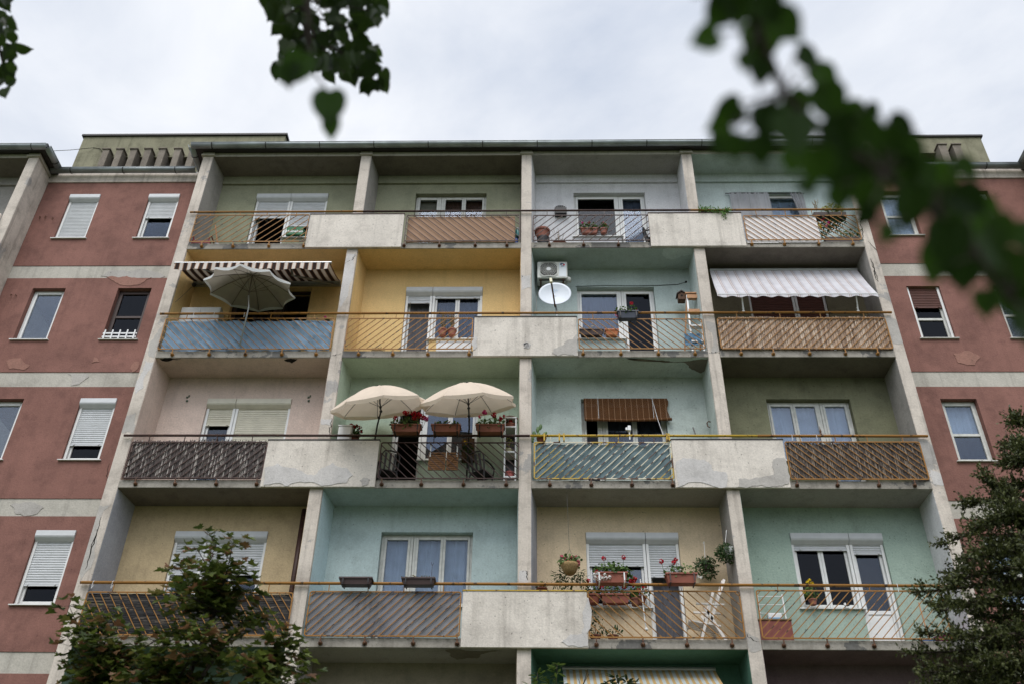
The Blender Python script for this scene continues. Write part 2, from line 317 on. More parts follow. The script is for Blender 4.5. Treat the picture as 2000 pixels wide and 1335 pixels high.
B = T('apartment_building', 'long weathered apartment block with coloured balcony bays between red rendered wings', 'building')
def wall_holes(name, x0, x1, z0, z1, Y, holes, m, thick=.3, parent=None, label=None):
    xs = sorted({x0,x1}|{h[i] for h in holes for i in (0,1)}); zs = sorted({z0,z1}|{h[i] for h in holes for i in (2,3)})
    xs = [x for x in xs if x0 <= x <= x1]; zs = [z for z in zs if z0 <= z <= z1]
    def hole(i, j):
        if i < 0 or j < 0 or i >= len(xs)-1 or j >= len(zs)-1: return None
        cx, cz = (xs[i]+xs[i+1])/2, (zs[j]+zs[j+1])/2
        return any(h[0] < cx < h[1] and h[2] < cz < h[3] for h in holes)
    b = MB(); y1 = Y+thick
    for i in range(len(xs)-1):
        for j in range(len(zs)-1):
            a, c, d, e = xs[i], xs[i+1], zs[j], zs[j+1]
            if hole(i,j): continue
            b.quad((a,Y,d),(c,Y,d),(c,Y,e),(a,Y,e)); b.quad((a,y1,d),(a,y1,e),(c,y1,e),(c,y1,d))
            if hole(i-1,j) is not False: b.quad((a,Y,d),(a,Y,e),(a,y1,e),(a,y1,d))
            if hole(i+1,j) is not False: b.quad((c,Y,d),(c,y1,d),(c,y1,e),(c,Y,e))
            if hole(i,j-1) is not False: b.quad((a,Y,d),(a,y1,d),(c,y1,d),(c,Y,d))
            if hole(i,j+1) is not False: b.quad((a,Y,e),(c,Y,e),(c,y1,e),(a,y1,e))
    me = b.build(name, m, parent or B, label=label)
    bm = bmesh.new(); bm.from_mesh(me.data); bmesh.ops.remove_doubles(bm, verts=bm.verts, dist=.0005); bmesh.ops.recalc_face_normals(bm, faces=bm.faces); bm.to_mesh(me.data); bm.free()
    return me
def ragged(pts, seed=0, amp=.06, lev=3):
    """subdivide a closed outline and roughen it"""
    rnd = random.Random(seed); pts = [Vector(p) for p in pts]
    for l in range(lev):
        q = []
        for i in range(len(pts)):
            a, c = pts[i], pts[(i+1)%len(pts)]; d = c-a; m = (a+c)/2; s = d.length*amp*rnd.uniform(-1,1)*2
            q += [a, Vector((m.x - d.z/max(d.length,1e-6)*s - (d.y/max(d.length,1e-6)*s if abs(d.z) < 1e-6 else 0), m.y + (d.x/max(d.length,1e-6)*s if abs(a.z-c.z) < 1e-9 and abs(pts[0].z-pts[2 if len(pts)>2 else 0].z) < 1e-9 else 0), m.z + (d.x/max(d.length,1e-6)*s if not (abs(pts[0].z-pts[2 if len(pts)>2 else 0].z) < 1e-9) else 0)))]
        pts = q
    return pts
def patch(px, Y, m, seed=0, name='plaster_patch', off=.009, label=None, amp=.07):
    pts = ragged([U(x,y,Y-off) for x,y in px], seed, amp)
    MB().prism(pts, (0,off*.8,0)).build(name, m, B, label=label)
def under_patch(px, Z, m, seed=0, name='plaster_patch', off=.006, label=None):
    pts = [UZ(x,y,Z) for x,y in px]; rnd = random.Random(seed)
    for l in range(3):
        q = []
        for i in range(len(pts)):
            a, c = pts[i], pts[(i+1)%len(pts)]; d = c-a; s = rnd.uniform(-.14,.14); q += [a, (a+c)/2+Vector((-d.y,d.x,0))*s]
        pts = q
    MB().prism([p-Vector((0,0,off)) for p in pts], (0,0,off*.8)).build(name, m, B, label=label)
def crack(px, Y, wd=.012, seed=0):
    rnd = random.Random(seed); pts = [U(x,y,Y-.004) for x,y in px]; out = []
    for a, c in zip(pts[:-1], pts[1:]):
        for i in range(5): out.append(a.lerp(c, i/5)+Vector((rnd.uniform(-.02,.02),0,rnd.uniform(-.02,.02))))
    out.append(pts[-1]); b = MB(); n = len(out)
    for i in range(n-1):
        w0 = wd*(1-abs(2*i/n-1))*rnd.uniform(.5,1.3)+.003; w1 = wd*(1-abs(2*(i+1)/n-1))+.003
        a, c = out[i], out[i+1]; b.quad(a-Vector((w0,0,0)), a+Vector((w0,0,0)), c+Vector((w1,0,0)), c-Vector((w1,0,0)))
    b.build('crack', CRACK, B)
# ---- windows
def slats(x0, x1, z0, z1, y, pitch=.047):
    b = MB(); z = z1; n = max(1, int(round((z1-z0)/pitch))); p = (z1-z0)/n; prof = []
    for i in range(n):
        t = z1-i*p; prof += [(y+.006,t),(y+.001,t-.12*p),(y-.006,t-.35*p),(y-.007,t-.6*p),(y-.002,t-.9*p),(y+.006,t-.93*p)]
    prof.append((y+.006,z0)); vs = [(x,yy,zz) for yy,zz in prof for x in (x0,x1)]
    b.add(vs, [(2*i,2*i+1,2*i+3,2*i+2) for i in range(len(prof)-1)])
    b.box(x0-.005, x1+.005, y-.012, y+.010, z0-.03, z0)
    for xx in (x0+.12*(x1-x0), x1-.12*(x1-x0)): b.box(xx-.012, xx+.012, y-.03, y-.012, z0-.022, z0+.012)
    return b
def shutterbox(x0, x1, z1, Y, h=.2):
    p = [(Y-.03,z1),(Y-.035,z1-h*.55),(Y-.02,z1-h*.7),(Y+.05,z1-h),(Y+.13,z1-h),(Y+.13,z1)]
    return MB().prism([(x0,y,z) for y,z in p], (x1-x0,0,0))
def curtain(x0, x1, z0, z1, y, m, parent, folds=7, amp=.025, name='curtain', label=None, skew=0, seed=0):
    rnd = random.Random(seed); n = folds*8; b = MB(); vs = []; rows = 5
    for r in range(rows+1):
        t = r/rows
        for i in range(n+1):
            u = i/n; vs.append((x0+(x1-x0)*u + skew*t*(1-u) + .006*math.sin(9*t+u*31), y+amp*(math.sin(u*folds*2*math.pi+1.3*math.sin(3*u*folds))*.7+.4*math.sin(u*folds*5.1+seed))*(.5+.5*t), z1+(z0-z1)*t))
    b.add(vs, [(r*(n+1)+i, r*(n+1)+i+1, (r+1)*(n+1)+i+1, (r+1)*(n+1)+i) for r in range(rows) for i in range(n)])
    return b.build(name, m, parent, smooth=True, label=label)
def light(name, x0, x1, z0, z1, Y, panes=1, fm=None, glass=None, shut=None, box=None, sm=None, panel=None, open_=False, curt=None, cz=None, trans=None, sill=True, label=None, fw=.055, sw=.05, blind=None, cseed=0, boxh=.2):
    """one window or door: outer frame (part) with sashes, panes, shutter, shutter box, sill, curtain as sub-parts"""
    fm = fm or WHITE; glass = glass or GLASS; sm = sm or ALU; yf = Y+.12; zt = z1-(boxh if box else .0)
    f = MB(); g = .004
    f.box(x0+g, x0+fw, yf, yf+.07, z0+g, z1-g); f.box(x1-fw, x1-g, yf, yf+.07, z0+g, z1-g)
    f.box(x0+fw, x1-fw, yf, yf+.07, z1-fw, z1-g); f.box(x0+fw, x1-fw, yf, yf+.07, z0+g, z0+fw)
    ix0, ix1, iz0, iz1 = x0+fw, x1-fw, z0+fw, z1-fw
    P = None; gl = MB(); wid = (ix1-ix0)/panes
    for i in range(panes):
        a, c = ix0+i*wid, ix0+(i+1)*wid
        if open_ : continue
        for (u,v,s,t) in ((a,a+sw,iz0,iz1),(c-sw,c,iz0,iz1),(a+sw,c-sw,iz1-sw,iz1),(a+sw,c-sw,iz0,iz0+sw)): f.box(u+.002, v-.002, yf-.012, yf+.045, s, t)
        zb = iz0+sw
        if panel:
            f.box(a+sw, c-sw, yf-.01, yf+.045, panel, panel+.07)
            if panel > iz0+.1: pass
        if trans: f.box(a+sw, c-sw, yf-.01, yf+.045, trans-.03, trans+.03)
        gl.box(a+sw, c-sw, yf+.018, yf+.022, zb, iz1-sw)
    P = f.build(name, fm, B, bevel=.004, label=label)
    if not open_: gl.build('pane', glass, P)
    else:
        leaf = MB(); lx = x0+fw                       # leaf standing open into the room
        leaf.box(lx, lx+.045, yf+.09, yf+.09+(ix1-ix0)*.9, iz0, iz0+.09); leaf.box(lx, lx+.045, yf+.09, yf+.09+(ix1-ix0)*.9, iz1-.09, iz1)
        leaf.box(lx, lx+.045, yf+.09, yf+.17, iz0+.09, iz1-.09); leaf.build('open_leaf', fm, P)
    if panel and not open_: MB().box(ix0+sw, ix1-sw, yf+.005, yf+.016, iz0+sw, panel).build('door_panel', fm, P)
    if shut is not None: slats(x0+.05, x1-.05, max(shut,z0+.03), zt+.02, Y+.075).build('roller_shutter', sm, P); [MB().box(u, v, Y+.05, Y+.10, z0+.01, zt).build('guide_rail', WHITE, P) for u, v in ((x0+.006,x0+.055),(x1-.055,x1-.006))]
    if box: shutterbox(x0+.004, x1-.004, z1-.004, Y, boxh).build('shutter_box', sm, P, bevel=.006)
    if sill and z0 > 0: MB().prism([(x0-.05,Y-.05,z0-.03),(x0-.05,Y-.05,z0-.012),(x0-.05,Y+.118,z0+.003),(x0-.05,Y+.118,z0-.015)], (x1-x0+.1,0,0)).build('sill', GREYF if fm is not WHITE else WHITE, P)
    if curt: curtain(ix0-.02, ix1+.02, cz if cz else iz0+.02, iz1-.02, yf+.10, curt, P, folds=max(4,int((ix1-ix0)*9)), seed=cseed)
    if blind: MB().box(ix0, ix1, yf+.10, yf+.11, iz0+.3, iz1).build('blind', blind, P)
    return P
HEAD, SILL = 2.465, 1.02
def zpx(px, py, Y=BD): return U(px, py, Y).z
#  key: split fraction, door side, options for window (w) and door (d), box type
SPEC = {
 (3,0): (.483,'L', dict(shut=zpx(600,437), box=1, sm=ALU, panes=1, glass=GLASSD), dict(shut=zpx(540,421), box=1, open_=True), 'white window with half lowered shutter beside an open balcony door'),
 (3,1): (.36,'L', dict(panes=2, fm=GREYF, blind=CURTB), dict(fm=GREYF, blind=BLINDB), None),
 (3,2): (.63,'R', dict(panes=1, curt=CURTG, cseed=2, glass=GLASSD), dict(curt=CURTG, cseed=5), None),
 (3,3): (.4,'R', dict(panes=1, fm=GREYF, curt=CURTG), dict(fm=GREYF, curt=CURT, cseed=3), None),
 (2,0): (.6,'R', dict(panes=1, glass=GLASSD, fm=WOODW), dict(fm=WOODW, open_=True), None),
 (2,1): (.35,'L', dict(panes=2, shut=zpx(900,577.5), box=1, curt=CURTG, cseed=4), dict(shut=zpx(820,587), box=1, curt=CURTG, open_=True), None),
 (2,2): (.577,'L2', dict(panes=1, glass=GLASSB, curt=CURTG), dict(panel=ZS[2]+.62, glass=GLASSD), None),
 (2,3): (.6,'R', dict(panes=1, shut=ZS[2]+1.2, sm=BROWNSH, fm=WOODW), dict(shut=ZS[2]+.5, sm=BROWNSH, fm=WOODW), None),
 (1,0): (.346,'L', dict(panes=1, shut=ZS[1]+1.1, box=1, sm=BEIGESH), dict(shut=zpx(430,825), box=1, sm=BEIGESH), None),
 (1,1): (.345,'L', dict(panes=2, glass=GLASSB), dict(open_=True), None),
 (1,2): (.25,'L', dict(panes=2, fm=GREYF, curt=CURTG, cseed=6), dict(fm=GREYF, curt=CURTG, glass=GLASSD), None),
 (1,3): (.645,'R', dict(panes=2, fm=GREYF, curt=CURT, cseed=7, glass=GLASSB), dict(fm=GREYF, curt=CURT, cseed=8, glass=GLASSB), None),
 (0,0): (.35,'L', dict(panes=2, shut=zpx(460,1116), box=1), dict(shut=zpx(400,1116), box=1), None),
 (0,1): (.35,'L', dict(panes=2, fm=GREYF, curt=CURT, cseed=9, fw=.05), dict(fm=GREYF, curt=CURT, cseed=1), None),
 (0,2): (.643,'R', dict(panes=1, shut=zpx(1200,1099), box=1, glass=GLASSB), dict(shut=zpx(1290,1120.5), box=1, open_=True, curt=CURTG), None),
 (0,3): (.632,'R', dict(panes=2, shut=zpx(1620,1068.4), box=1, glass=GLASSD), dict(shut=zpx(1700,1076), box=1, panel=ZS[0]+.95), None)}
for k in range(-2,4):
    for i in range(4):
        wl, ls, rs, so, words = BAYS[(k,i)]; x0, x1 = inner(i); z0 = ZS[k]+SL; z1 = (ZS[k+1] if k < 3 else ZR)
        wx0, wx1 = WX[i]; head, sill = ZS[k]+HEAD, ZS[k]+SILL
        sp = SPEC.get((k,i), (.35 if i < 2 else .64, 'L' if i < 2 else 'R', dict(panes=2), dict(), None))
        xs = wx0+(wx1-wx0)*sp[0]
        if sp[1] in ('L',): dx, wn = (wx0,xs), (xs,wx1)
        else: dx, wn = (xs,wx1), (wx0,xs)
        wall_holes('bay_wall', x0, x1, z0, z1, BD, [(dx[0],dx[1],z0,head),(wn[0],wn[1],sill,head)], PAINT[wl], label=words+' balcony back wall')
        light('window', wn[0], wn[1], sill, head, BD, **sp[2])
        light('balcony_door', dx[0], dx[1], z0, head, BD, sill=False, **sp[3])
        # painted skins on the fins and under the slab above
        a, c = FIN[i][1], FIN[i+1][0]; e = .004; ys = .05 if ls in ('yellow','green','sky','teal','mint') else .01
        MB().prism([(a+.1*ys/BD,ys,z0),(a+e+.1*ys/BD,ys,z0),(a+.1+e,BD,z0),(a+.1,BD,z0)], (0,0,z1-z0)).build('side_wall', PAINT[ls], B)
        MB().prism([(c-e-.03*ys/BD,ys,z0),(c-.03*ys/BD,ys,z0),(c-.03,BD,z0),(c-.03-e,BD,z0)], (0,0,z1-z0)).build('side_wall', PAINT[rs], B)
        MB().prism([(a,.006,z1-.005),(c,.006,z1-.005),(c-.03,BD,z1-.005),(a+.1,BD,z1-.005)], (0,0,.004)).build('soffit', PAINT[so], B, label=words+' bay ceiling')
        if k == 3: MB().box(x0+.006, x1-.006, BD-.055, BD-.002, ZR-.26, ZR-.006).build('lintel_beam', PAINT[wl], B)
        # floor slab of the balcony
        MB().prism([(a,-.012,ZS[k]),(c,-.012,ZS[k]),(c-.03,BD,ZS[k]),(a+.1,BD,ZS[k])], (0,0,SL)).build('balcony_slab', SLABM, B, bevel=.008)
# fins
for i, (a, c) in enumerate(FIN):
    f = MB(); nz_ = 40; H0, H1 = -.2, ZR+.004
    f.prism([(a,0,H0),(c,0,H0),(c+.1,BD+.29,H0),(a-.03,BD+.29,H0)] if i not in (0,4) else ([(a,0,H0),(c,0,H0),(c+.1,BD+.29,H0),(a,BD+.29,H0)] if i == 0 else [(a,0,H0),(c,0,H0),(c,BD+.29,H0),(a-.03,BD+.29,H0)]), (0,0,H1-H0))
    f.build('fin_wall', CON, B, bevel=.012)
    MB().box(a-.04, c+.04, -.05, .3, ZR+.008, ZR+.055).box(a-.02, c+.02, -.03, .3, ZR+.055, ZR+.12).build('fin_cap', BAND, B, bevel=.006)
# interior: floors, party walls, rear
fl = MB()
for k in range(-2,4): fl.box(-11.6, 11.9, BD+.31, 5, ZS[k], ZS[k]+SL-.01)
fl.build('inner_floor', ROOM, B)
pw = MB()
for x in (-7.55,-3.7,.12,3.92,7.65,-9.6,9.8): pw.box(x-.08, x+.08, BD+.31, 5, .1, 19.6)
pw.build('party_wall', ROOM, B)
MB().box(-19, 19, 5.01, 9.5, -.2, 19.9).build('rear_range', BAND, B)
# roof
MB().box(-7.86, 7.95, -.13, BD+.2, ZR+.122, ZR+.2).build('roof_slab', DARKM, B)
MB().box(-7.432, 7.537, .0, BD+.2, ZR+.002, ZR+.12).build('roof_beam', BAND, B)
MB().box(-19, 19, BD+.21, 9.6, ZR+.19, ZR+.3).box(-7.9, 8.0, -.16, BD+.22, ZR+.205, ZR+.24).build('roof', ROOFM, B)
def gutter(pts, r=.085, straps=0, step=1.3):
    """half round gutter along a polyline of points, open side up, with dark straps"""
    b = MB(); sts = []; n = 8
    for a, c in zip(pts[:-1], pts[1:]):
        a, c = Vector(a), Vector(c); t = (c-a).normalized(); nrm = t.cross(Vector((0,0,1))); o = len(b.v); L_ = (c-a).length; seg = max(1,int(L_/1.6))
        for s in range(seg+1):
            p = a+t*L_*s/seg; wob = .006*math.sin(s*2.3)
            for k in range(n+1):
                an = math.pi*k/n; b.v.append(p+nrm*math.cos(an)*r+Vector((0,0,-math.sin(an)*r+wob)))
        for s in range(seg):
            for k in range(n): b.f.append((o+s*(n+1)+k, o+s*(n+1)+k+1, o+(s+1)*(n+1)+k+1, o+(s+1)*(n+1)+k))
        b.tube([a+nrm*r+Vector((0,0,.006)), c+nrm*r+Vector((0,0,.006))], .012, 6)
        q = .5
        while q < L_-.1:
            p = a+t*q; pts2 = [p+nrm*math.cos(math.pi*k/n)*(r+.006)+Vector((0,0,-math.sin(math.pi*k/n)*(r+.006))) for k in range(n+1)]
            sts.append(MB().tube(pts2+[pts2[-1]+Vector((0,0,.05))], .011, 5)); q += step
    g = b.build('gutter', ZINC, B, smooth=True); g.modifiers.new('thick','SOLIDIFY').thickness = .004
    [s_.build('gutter_strap', DARKM, g) for s_ in sts]
gz = ZR+.17
gutter([(-7.93,.60,gz),(-7.93,-.215,gz),(8.02,-.215,gz),(8.02,.60,gz)])
gw = ZR+.14
gutter([(-11.62,.53,gw),(-8.02,.53,gw)]); gutter([(8.11,.53,gw),(12.2,.53,gw)])
# wings
def red_wing(x0, x1, cols, side):
    edges = [zpx(300,518 if side=='L' else 518)]
    for k in range(-2,4):
        zb = ZS[k]+.155; zt = ZS[k+1]-.225 if k < 3 else 19.56
        hs = [(c[0],c[1],ZS[k]+SILL-.0,ZS[k]+HEAD+(.01)) for c in cols]
        wall_holes('wing_wall', x0, x1, zb, zt, BD, hs, RED, .3)
        MB().box(x0, x1, BD+.014, BD+.3, ZS[k]-.225, ZS[k]+.155).build('cornice_band', BAND, B)
    MB().box(x0, x1, BD-.03, BD+.3, 19.56, ZR+.19).build('cornice_band', CON, B, label='grey band under the wing gutter')
    MB().box(x0, x1, BD+.014, BD+.3, -.2, ZS[-2]-.225).build('base_wall', CON, B)
LC = [(-11.0,-10.25),(-9.06,-8.30)]; RC = [(8.51,9.235),(10.40,11.12)]
red_wing(-11.68, FIN[0][0], LC, 'L'); red_wing(FIN[4][1], 12.3, RC, 'R')
def ww(k, c, **o): return light('window', c[0], c[1], ZS[k]+SILL, ZS[k]+HEAD+.01, BD, fw=.05, **o)
ww(3, LC[0], shut=ZS[3]+1.07, box=1); ww(3, LC[1], shut=zpx(320,421), box=1)
ww(2, LC[0], glass=GLASSB); ww(2, LC[1], fm=WOODW, trans=ZS[2]+1.72, glass=GLASSD, curt=CURTG)
ww(1, LC[0], glass=GLASSB); ww(1, LC[1], shut=zpx(190,863.4), box=1, open_=False, glass=GLASSD)
ww(0, LC[0]); ww(0, LC[1], shut=zpx(100,1137.5), box=1, glass=GLASSD)
ww(3, RC[0], fm=GREYF, trans=ZS[3]+1.72, curt=CURT, cseed=3); ww(3, RC[1], fm=GREYF, trans=ZS[3]+1.72, curt=CURTG)
ww(2, RC[0], shut=zpx(1810,596), sm=BROWNSH, fm=GREYF, trans=ZS[2]+1.62, glass=GLASSD, curt=CURTG); ww(2, RC[1], fm=GREYF, trans=ZS[2]+1.72)
ww(1, RC[0], fm=GREYF, trans=ZS[1]+1.68, glass=GLASSB, curt=CURT, cseed=5, cz=ZS[1]+1.7); ww(1, RC[1], fm=GREYF)
ww(0, RC[0], fm=GREYF, trans=ZS[0]+1.7, curt=CURT); ww(0, RC[1], fm=GREYF)
for k in (-1,-2):
    for c in LC+RC: ww(k, c)
# neighbouring balcony sections at both ends
def neighbour(sx, xf0, xf1, x2):
    MB().prism([(xf0,0,-.2),(xf1,0,-.2),(xf1,BD+.29,-.2),(xf0,BD+.29,-.2)], (0,0,ZR+.2)).build('fin_wall', CON, B, bevel=.012)
    MB().box(xf0-.04, xf1+.04, -.05, BD-.05, ZR+.008, ZR+.055).box(xf0-.02, xf1+.02, -.03, BD-.05, ZR+.055, ZR+.12).build('fin_cap', BAND, B, bevel=.006)
    a, c = (x2, xf0) if sx < 0 else (xf1, x2)
    for k in range(-2,4):
        z0 = ZS[k]+SL; z1 = ZS[k+1] if k < 3 else ZR; m = PAINT[['olive','teal','pale','green','tan','grey'][k+2]]
        cx = (a+c)/2
        wall_holes('bay_wall', a, c, z0, z1, BD, [(cx-.87,cx+.87,ZS[k]+SILL,ZS[k]+HEAD)], m)
        light('window', cx-.87, cx+.87, ZS[k]+SILL, ZS[k]+HEAD, BD, panes=3)
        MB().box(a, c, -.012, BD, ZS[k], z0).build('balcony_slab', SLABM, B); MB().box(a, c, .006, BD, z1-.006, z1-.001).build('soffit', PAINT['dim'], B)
        MB().box(a, c, -.07, -.014, ZS[k], ZS[k]+1.08).build('parapet', CONP, B)
        if k == 3: MB().box(a, c, BD-.055, BD-.002, ZR-.26, ZR-.007).build('lintel_beam', m, B)
    MB().box(a, c, 0, BD+.2, ZR+.002, ZR+.12).build('roof_beam', BAND, B)
    ex = xf1+.19 if sx < 0 else xf0-.19
    A_, C_ = (min(a,ex), max(c,ex)) if sx < 0 else (min(a,ex), max(c,ex))
    MB().box(A_, C_, -.13, BD+.2, ZR+.122, ZR+.2).build('roof_slab', DARKM, B)
    MB().box(A_, C_, -.16, BD+.2, ZR+.205, ZR+.33).build('roof', ROOFM, B)
    if sx < 0: gutter([(x2,-.215,gz),(ex+.05,-.215,gz),(ex+.05,.56,gz)])
    else: gutter([(ex-.05,.56,gz),(ex-.05,-.215,gz),(x2,-.215,gz)])
neighbour(-1, -11.93, -11.685, -16.2); neighbour(1, 12.30, 12.54, 16.9)
# lift and stair heads on the roof
FINM = stucco('dark_vent_render', (128,120,110), gr=.7, mott=.2, streak=.5)
def roof_house(x0, x1, ztop, fins, y=1.0, name='roof_house'):
    zb = ZR+.31; zl1 = zb+.86
    gaps = [(a,c) for a,c in fins]
    lo, hi = min(f[0] for f in fins)+.04, max(f[1] for f in fins)-.04
    R_ = wall_holes(name, x0, x1, zb, ztop, y, [(lo,hi,zb+.02,zl1-.05)], OLIVE, .25)
    MB().box(x0, x1, y+2.2, y+2.4, zb, ztop).box(x0, x0+.2, y+.26, y+2.2, zb, ztop).box(x1-.2, x1, y+.26, y+2.2, zb, ztop).build('side_wall', OLIVE, B)
    MB().box(x0-.05, x1+.05, y-.05, y+2.45, ztop+.002, ztop+.06).build('roof_edge', DARKM, B)
    for a, c in fins:
        MB().box(a, c, y-.22, y+.2, zb-.0, zl1).box(a-.03, c+.03, y-.25, y+.18, zl1+.002, zl1+.03).build('vent_fin', FINM, B)
    return R_
fx = [U(x, 300, .8).x for x in (200,227,254,282,310,340,369)]
roof_house(U(165,267,1.0).x, U(557,270,1.0).x, 21.62, [(x,x+.16) for x in fx])
fx = [U(x, 302, .8).x for x in (1640,1668,1696,1724,1752,1780,1838,1866)]
roof_house(6.4, U(1915,270,1.0).x, 21.40, [(x,x+.19) for x in fx])
# ---- parapets
PAR = [(3,[(607.5,418.7),(789.8,418.7),(783,483),(594.4,484.5)]), (3,[(1265.7,416.3),(1448,416.6),(1458,482),(1272.3,484)]),
       (2,[(927.3,619.3),(1126.8,619.4),(1128.2,696.5),(922.9,697)]),
       (1,[(523,859),(741.8,858.5),(731.3,951),(508.5,951)]), (1,[(1310.8,858),(1530.8,857.8),(1542.6,949.5),(1320,950.4)]),
       (0,[(903.5,1154),(1146.3,1152.8),(1149,1264),(900,1263)])]
YP = -.075; PAREND = {}
for n_, (k, p) in enumerate(PAR):
    q = [U(x,y,YP) for x,y in p]; xa, xb = (q[0].x+q[3].x)/2, (q[1].x+q[2].x)/2; zt = (q[0].z+q[1].z)/2
    PAREND.setdefault(k,[]).append((xa,xb))
    b = MB(); nx, nzz = 16, 8; rnd = random.Random(n_)
    b.box(xa, xb, YP, -.016, ZS[k]-.012, zt); b.build('parapet', CONP, B, bevel=.008)
    cm = {3:BROWN,2:DARKM,1:DARKM,0:YEL}[k]
    MB().box(xa-.01, xb+.01, YP-.012, -.02, zt+.002, zt+.02).build('parapet_cap', cm, B)
for k, xa, xb in ((-1,.4,3.0),(-1,-6.2,-4.6),(-2,-1.5,1.2)): MB().box(xa, xb, YP, -.016, ZS[k]-.012, ZS[k]+1.07).build('parapet', CONP, B)
# ---- handrails
HR = ZS[0]+1.10; YR = -.06
def handrail(k, x0, x1, m, r=.024, label=None): MB().tube([(x0,YR,ZS[k]+1.103),((x0+x1)/2,YR,ZS[k]+1.106),(x1,YR,ZS[k]+1.103)], r, 10).build('handrail', m, B, smooth=True, label=label)
hx = lambda x, y: U(x, y, YR).x
handrail(3, hx(371,416), hx(709,414), OCHRE, label='ochre handrail'); handrail(3, hx(709.3,414), hx(1349,414), BROWN, label='dark brown handrail'); handrail(3, hx(1349.4,414), hx(1686,415.5), OCHRE, .026, 'ochre handrail')
handrail(2, hx(312,615), hx(1743,615.5), OCHRE, .026); handrail(1, hx(241.5,852), hx(1035,855), BROWN, label='dark brown handrail'); handrail(1, hx(1035.4,855), hx(1480,855), YEL, label='bright yellow handrail'); handrail(1, hx(1480.4,855), hx(1813,855), OCHRE, .027)
handrail(0, hx(154.7,1144.5), hx(1893,1141), OCHRE, .026); handrail(-1, -7.6, 7.7, OCHRE); handrail(-2, -7.6, 7.7, OCHRE)
# ---- railings
RA = [(3,'/',OCHRE,(383,420),(606,421),(593,475),(371,475),[394,455,525,593],.20,45), (3,'\\',BROWN,(795,421),(1015.5,420.5),(1014,473.7),(789,474),[789,858,928,990],.19,45),
 (3,'/',BROWN,(1043,420.5),(1267.8,421),(1270,474.5),(1040.4,474.5),[1073,1140,1208],.19,45), (3,'\\',OCHRE,(1453,421),(1672,422),(1684,475),(1458.5,473),[1469,1533,1600,1667],.165,45),
 (2,'\\',OCHRE,(324,622),(653,622.7),(644,685),(308,684.4),[336,408,479,550,617],.163,45), (2,'/',OCHRE,(681,622),(923,622),(921,684),(672,684),[700,767,835.6,916],.163,45),
 (2,'\\',OCHRE,(1130,622.5),(1369.9,624),(1378.5,685.7),(1131,684.5),[1139,1213,1286,1358],.163,45), (2,'/',OCHRE,(1401.5,622.4),(1729,621),(1744.5,684.6),(1408.8,685.4),[1448,1511,1582,1652,1715],.163,45),
 (1,'/',BROWN,(259,861.8),(523,863),(508.5,937.3),(237,934.4),[263.6,341,421.6,500.6],.16,45), (1,'\\',BROWN,(745,863.4),(1012.7,863.8),(1012,938.3),(737.6,938.3),[745,822.5,905,988.6],.16,45),
 (1,'/',CHIP,(1043.5,864.3),(1309.7,862),(1316,937.8),(1043.5,939),[1074,1155,1234.6,1314],.15,45), (1,'\\',OCHRE,(1533.4,861.8),(1795.7,862.6),(1815,937.3),(1545,937.3),[1557,1636,1717,1787],.155,45),
 (0,'\\',OCHRE,(170.5,1156.8),(570.4,1155),(561,1247),(145.6,1246),[175,265,345,430,520],.155,55), (0,'/',OCHRE,(607,1154),(901,1155.5),(895.7,1247),(592.8,1246.5),[625,712,806.7,892.5],.16,45),
 (0,'\\',OCHRE,(1148.4,1154),(1443.8,1152.8),(1454.8,1246.3),(1151,1248),[1165,1256,1342,1430],.16,45), (0,'/',OCHRE,(1477,1152.8),(1838,1152.8),(1858,1244.6),(1489.8,1244.6),[1531,1616,1707,1800],.15,45)]
RAIL = {}
def railing(k, d, m, xa, xb, za, zb, kn, sp, ang, idx=0):
    b = MB(); y = YR; fw = .022; r = .035
    corners = [(xa,za),(xb,za),(xb,zb),(xa,zb)]; pts = []
    for (cx, cz), (sx, sz), a0 in ((corners[0],(1,1),180),(corners[1],(-1,1),270),(corners[2],(-1,-1),0),(corners[3],(1,-1),90)):
        for j in range(4): a = R(a0+30*j); pts.append((cx+sx*r+r*math.cos(a), y, cz+sz*r+r*math.sin(a)))
    for p, q in zip(pts, pts[1:]+pts[:1]): b.bar(p, q, fw, .016)
    tn = math.tan(R(ang)); h = zb-za; run = h/tn; rnd = random.Random(idx); n0 = xa-run+sp*.55; x = n0
    while x < xb-.03:
        p0, p1 = [x, za], [x+run, zb]
        if p0[0] < xa: p0 = [xa, za+(xa-x)*tn]
        if p1[0] > xb: p1 = [xb, zb-(x+run-xb)*tn]
        if p1[0]-p0[0] > .02:
            if d == '\\': a_, c_ = (xa+xb-p0[0], y+.004, p0[1]), (xa+xb-p1[0], y+.004, p1[1])
            else: a_, c_ = (p0[0], y+.004, p0[1]), (p1[0], y+.004, p1[1])
            jj = rnd.uniform(-.007,.007); a_ = (a_[0]+(jj if abs(p0[1]-za) < 1e-6 else 0), a_[1], a_[2]); c_ = (c_[0]+(rnd.uniform(-.007,.007) if abs(p1[1]-zb) < 1e-6 else 0), c_[1]+rnd.uniform(-.003,.003), c_[2])
            b.bar(a_, c_, .0145, .012)
        x += sp
    for j in range(5):
        xx = xa+(xb-xa)*(.12+.25*j)+(.03 if j%2 else 0)
        if xx < xb: b.bar((xx,y,zb), (xx,y,ZS[k]+1.1), .014, .014, (0,1,.01))
    o = b.build('railing', m, B)
    for x in kn:
        q = MB(); q.lathe([(.012,0),(.036,.004),(.04,.016),(.03,.03),(.012,.042)], (x,-.014,ZS[k]+.062), 10, Matrix.Rotation(R(90),4,'X')); q.ball((x,-.055,ZS[k]+.062), .03, 10, 6); q.bar((x,y,ZS[k]+.075), (x,y,za), .022, .014, (0,1,.01))
        q.build('anchor_knob', m if m is OCHRE and k > 1 else RUST, o)
    return o
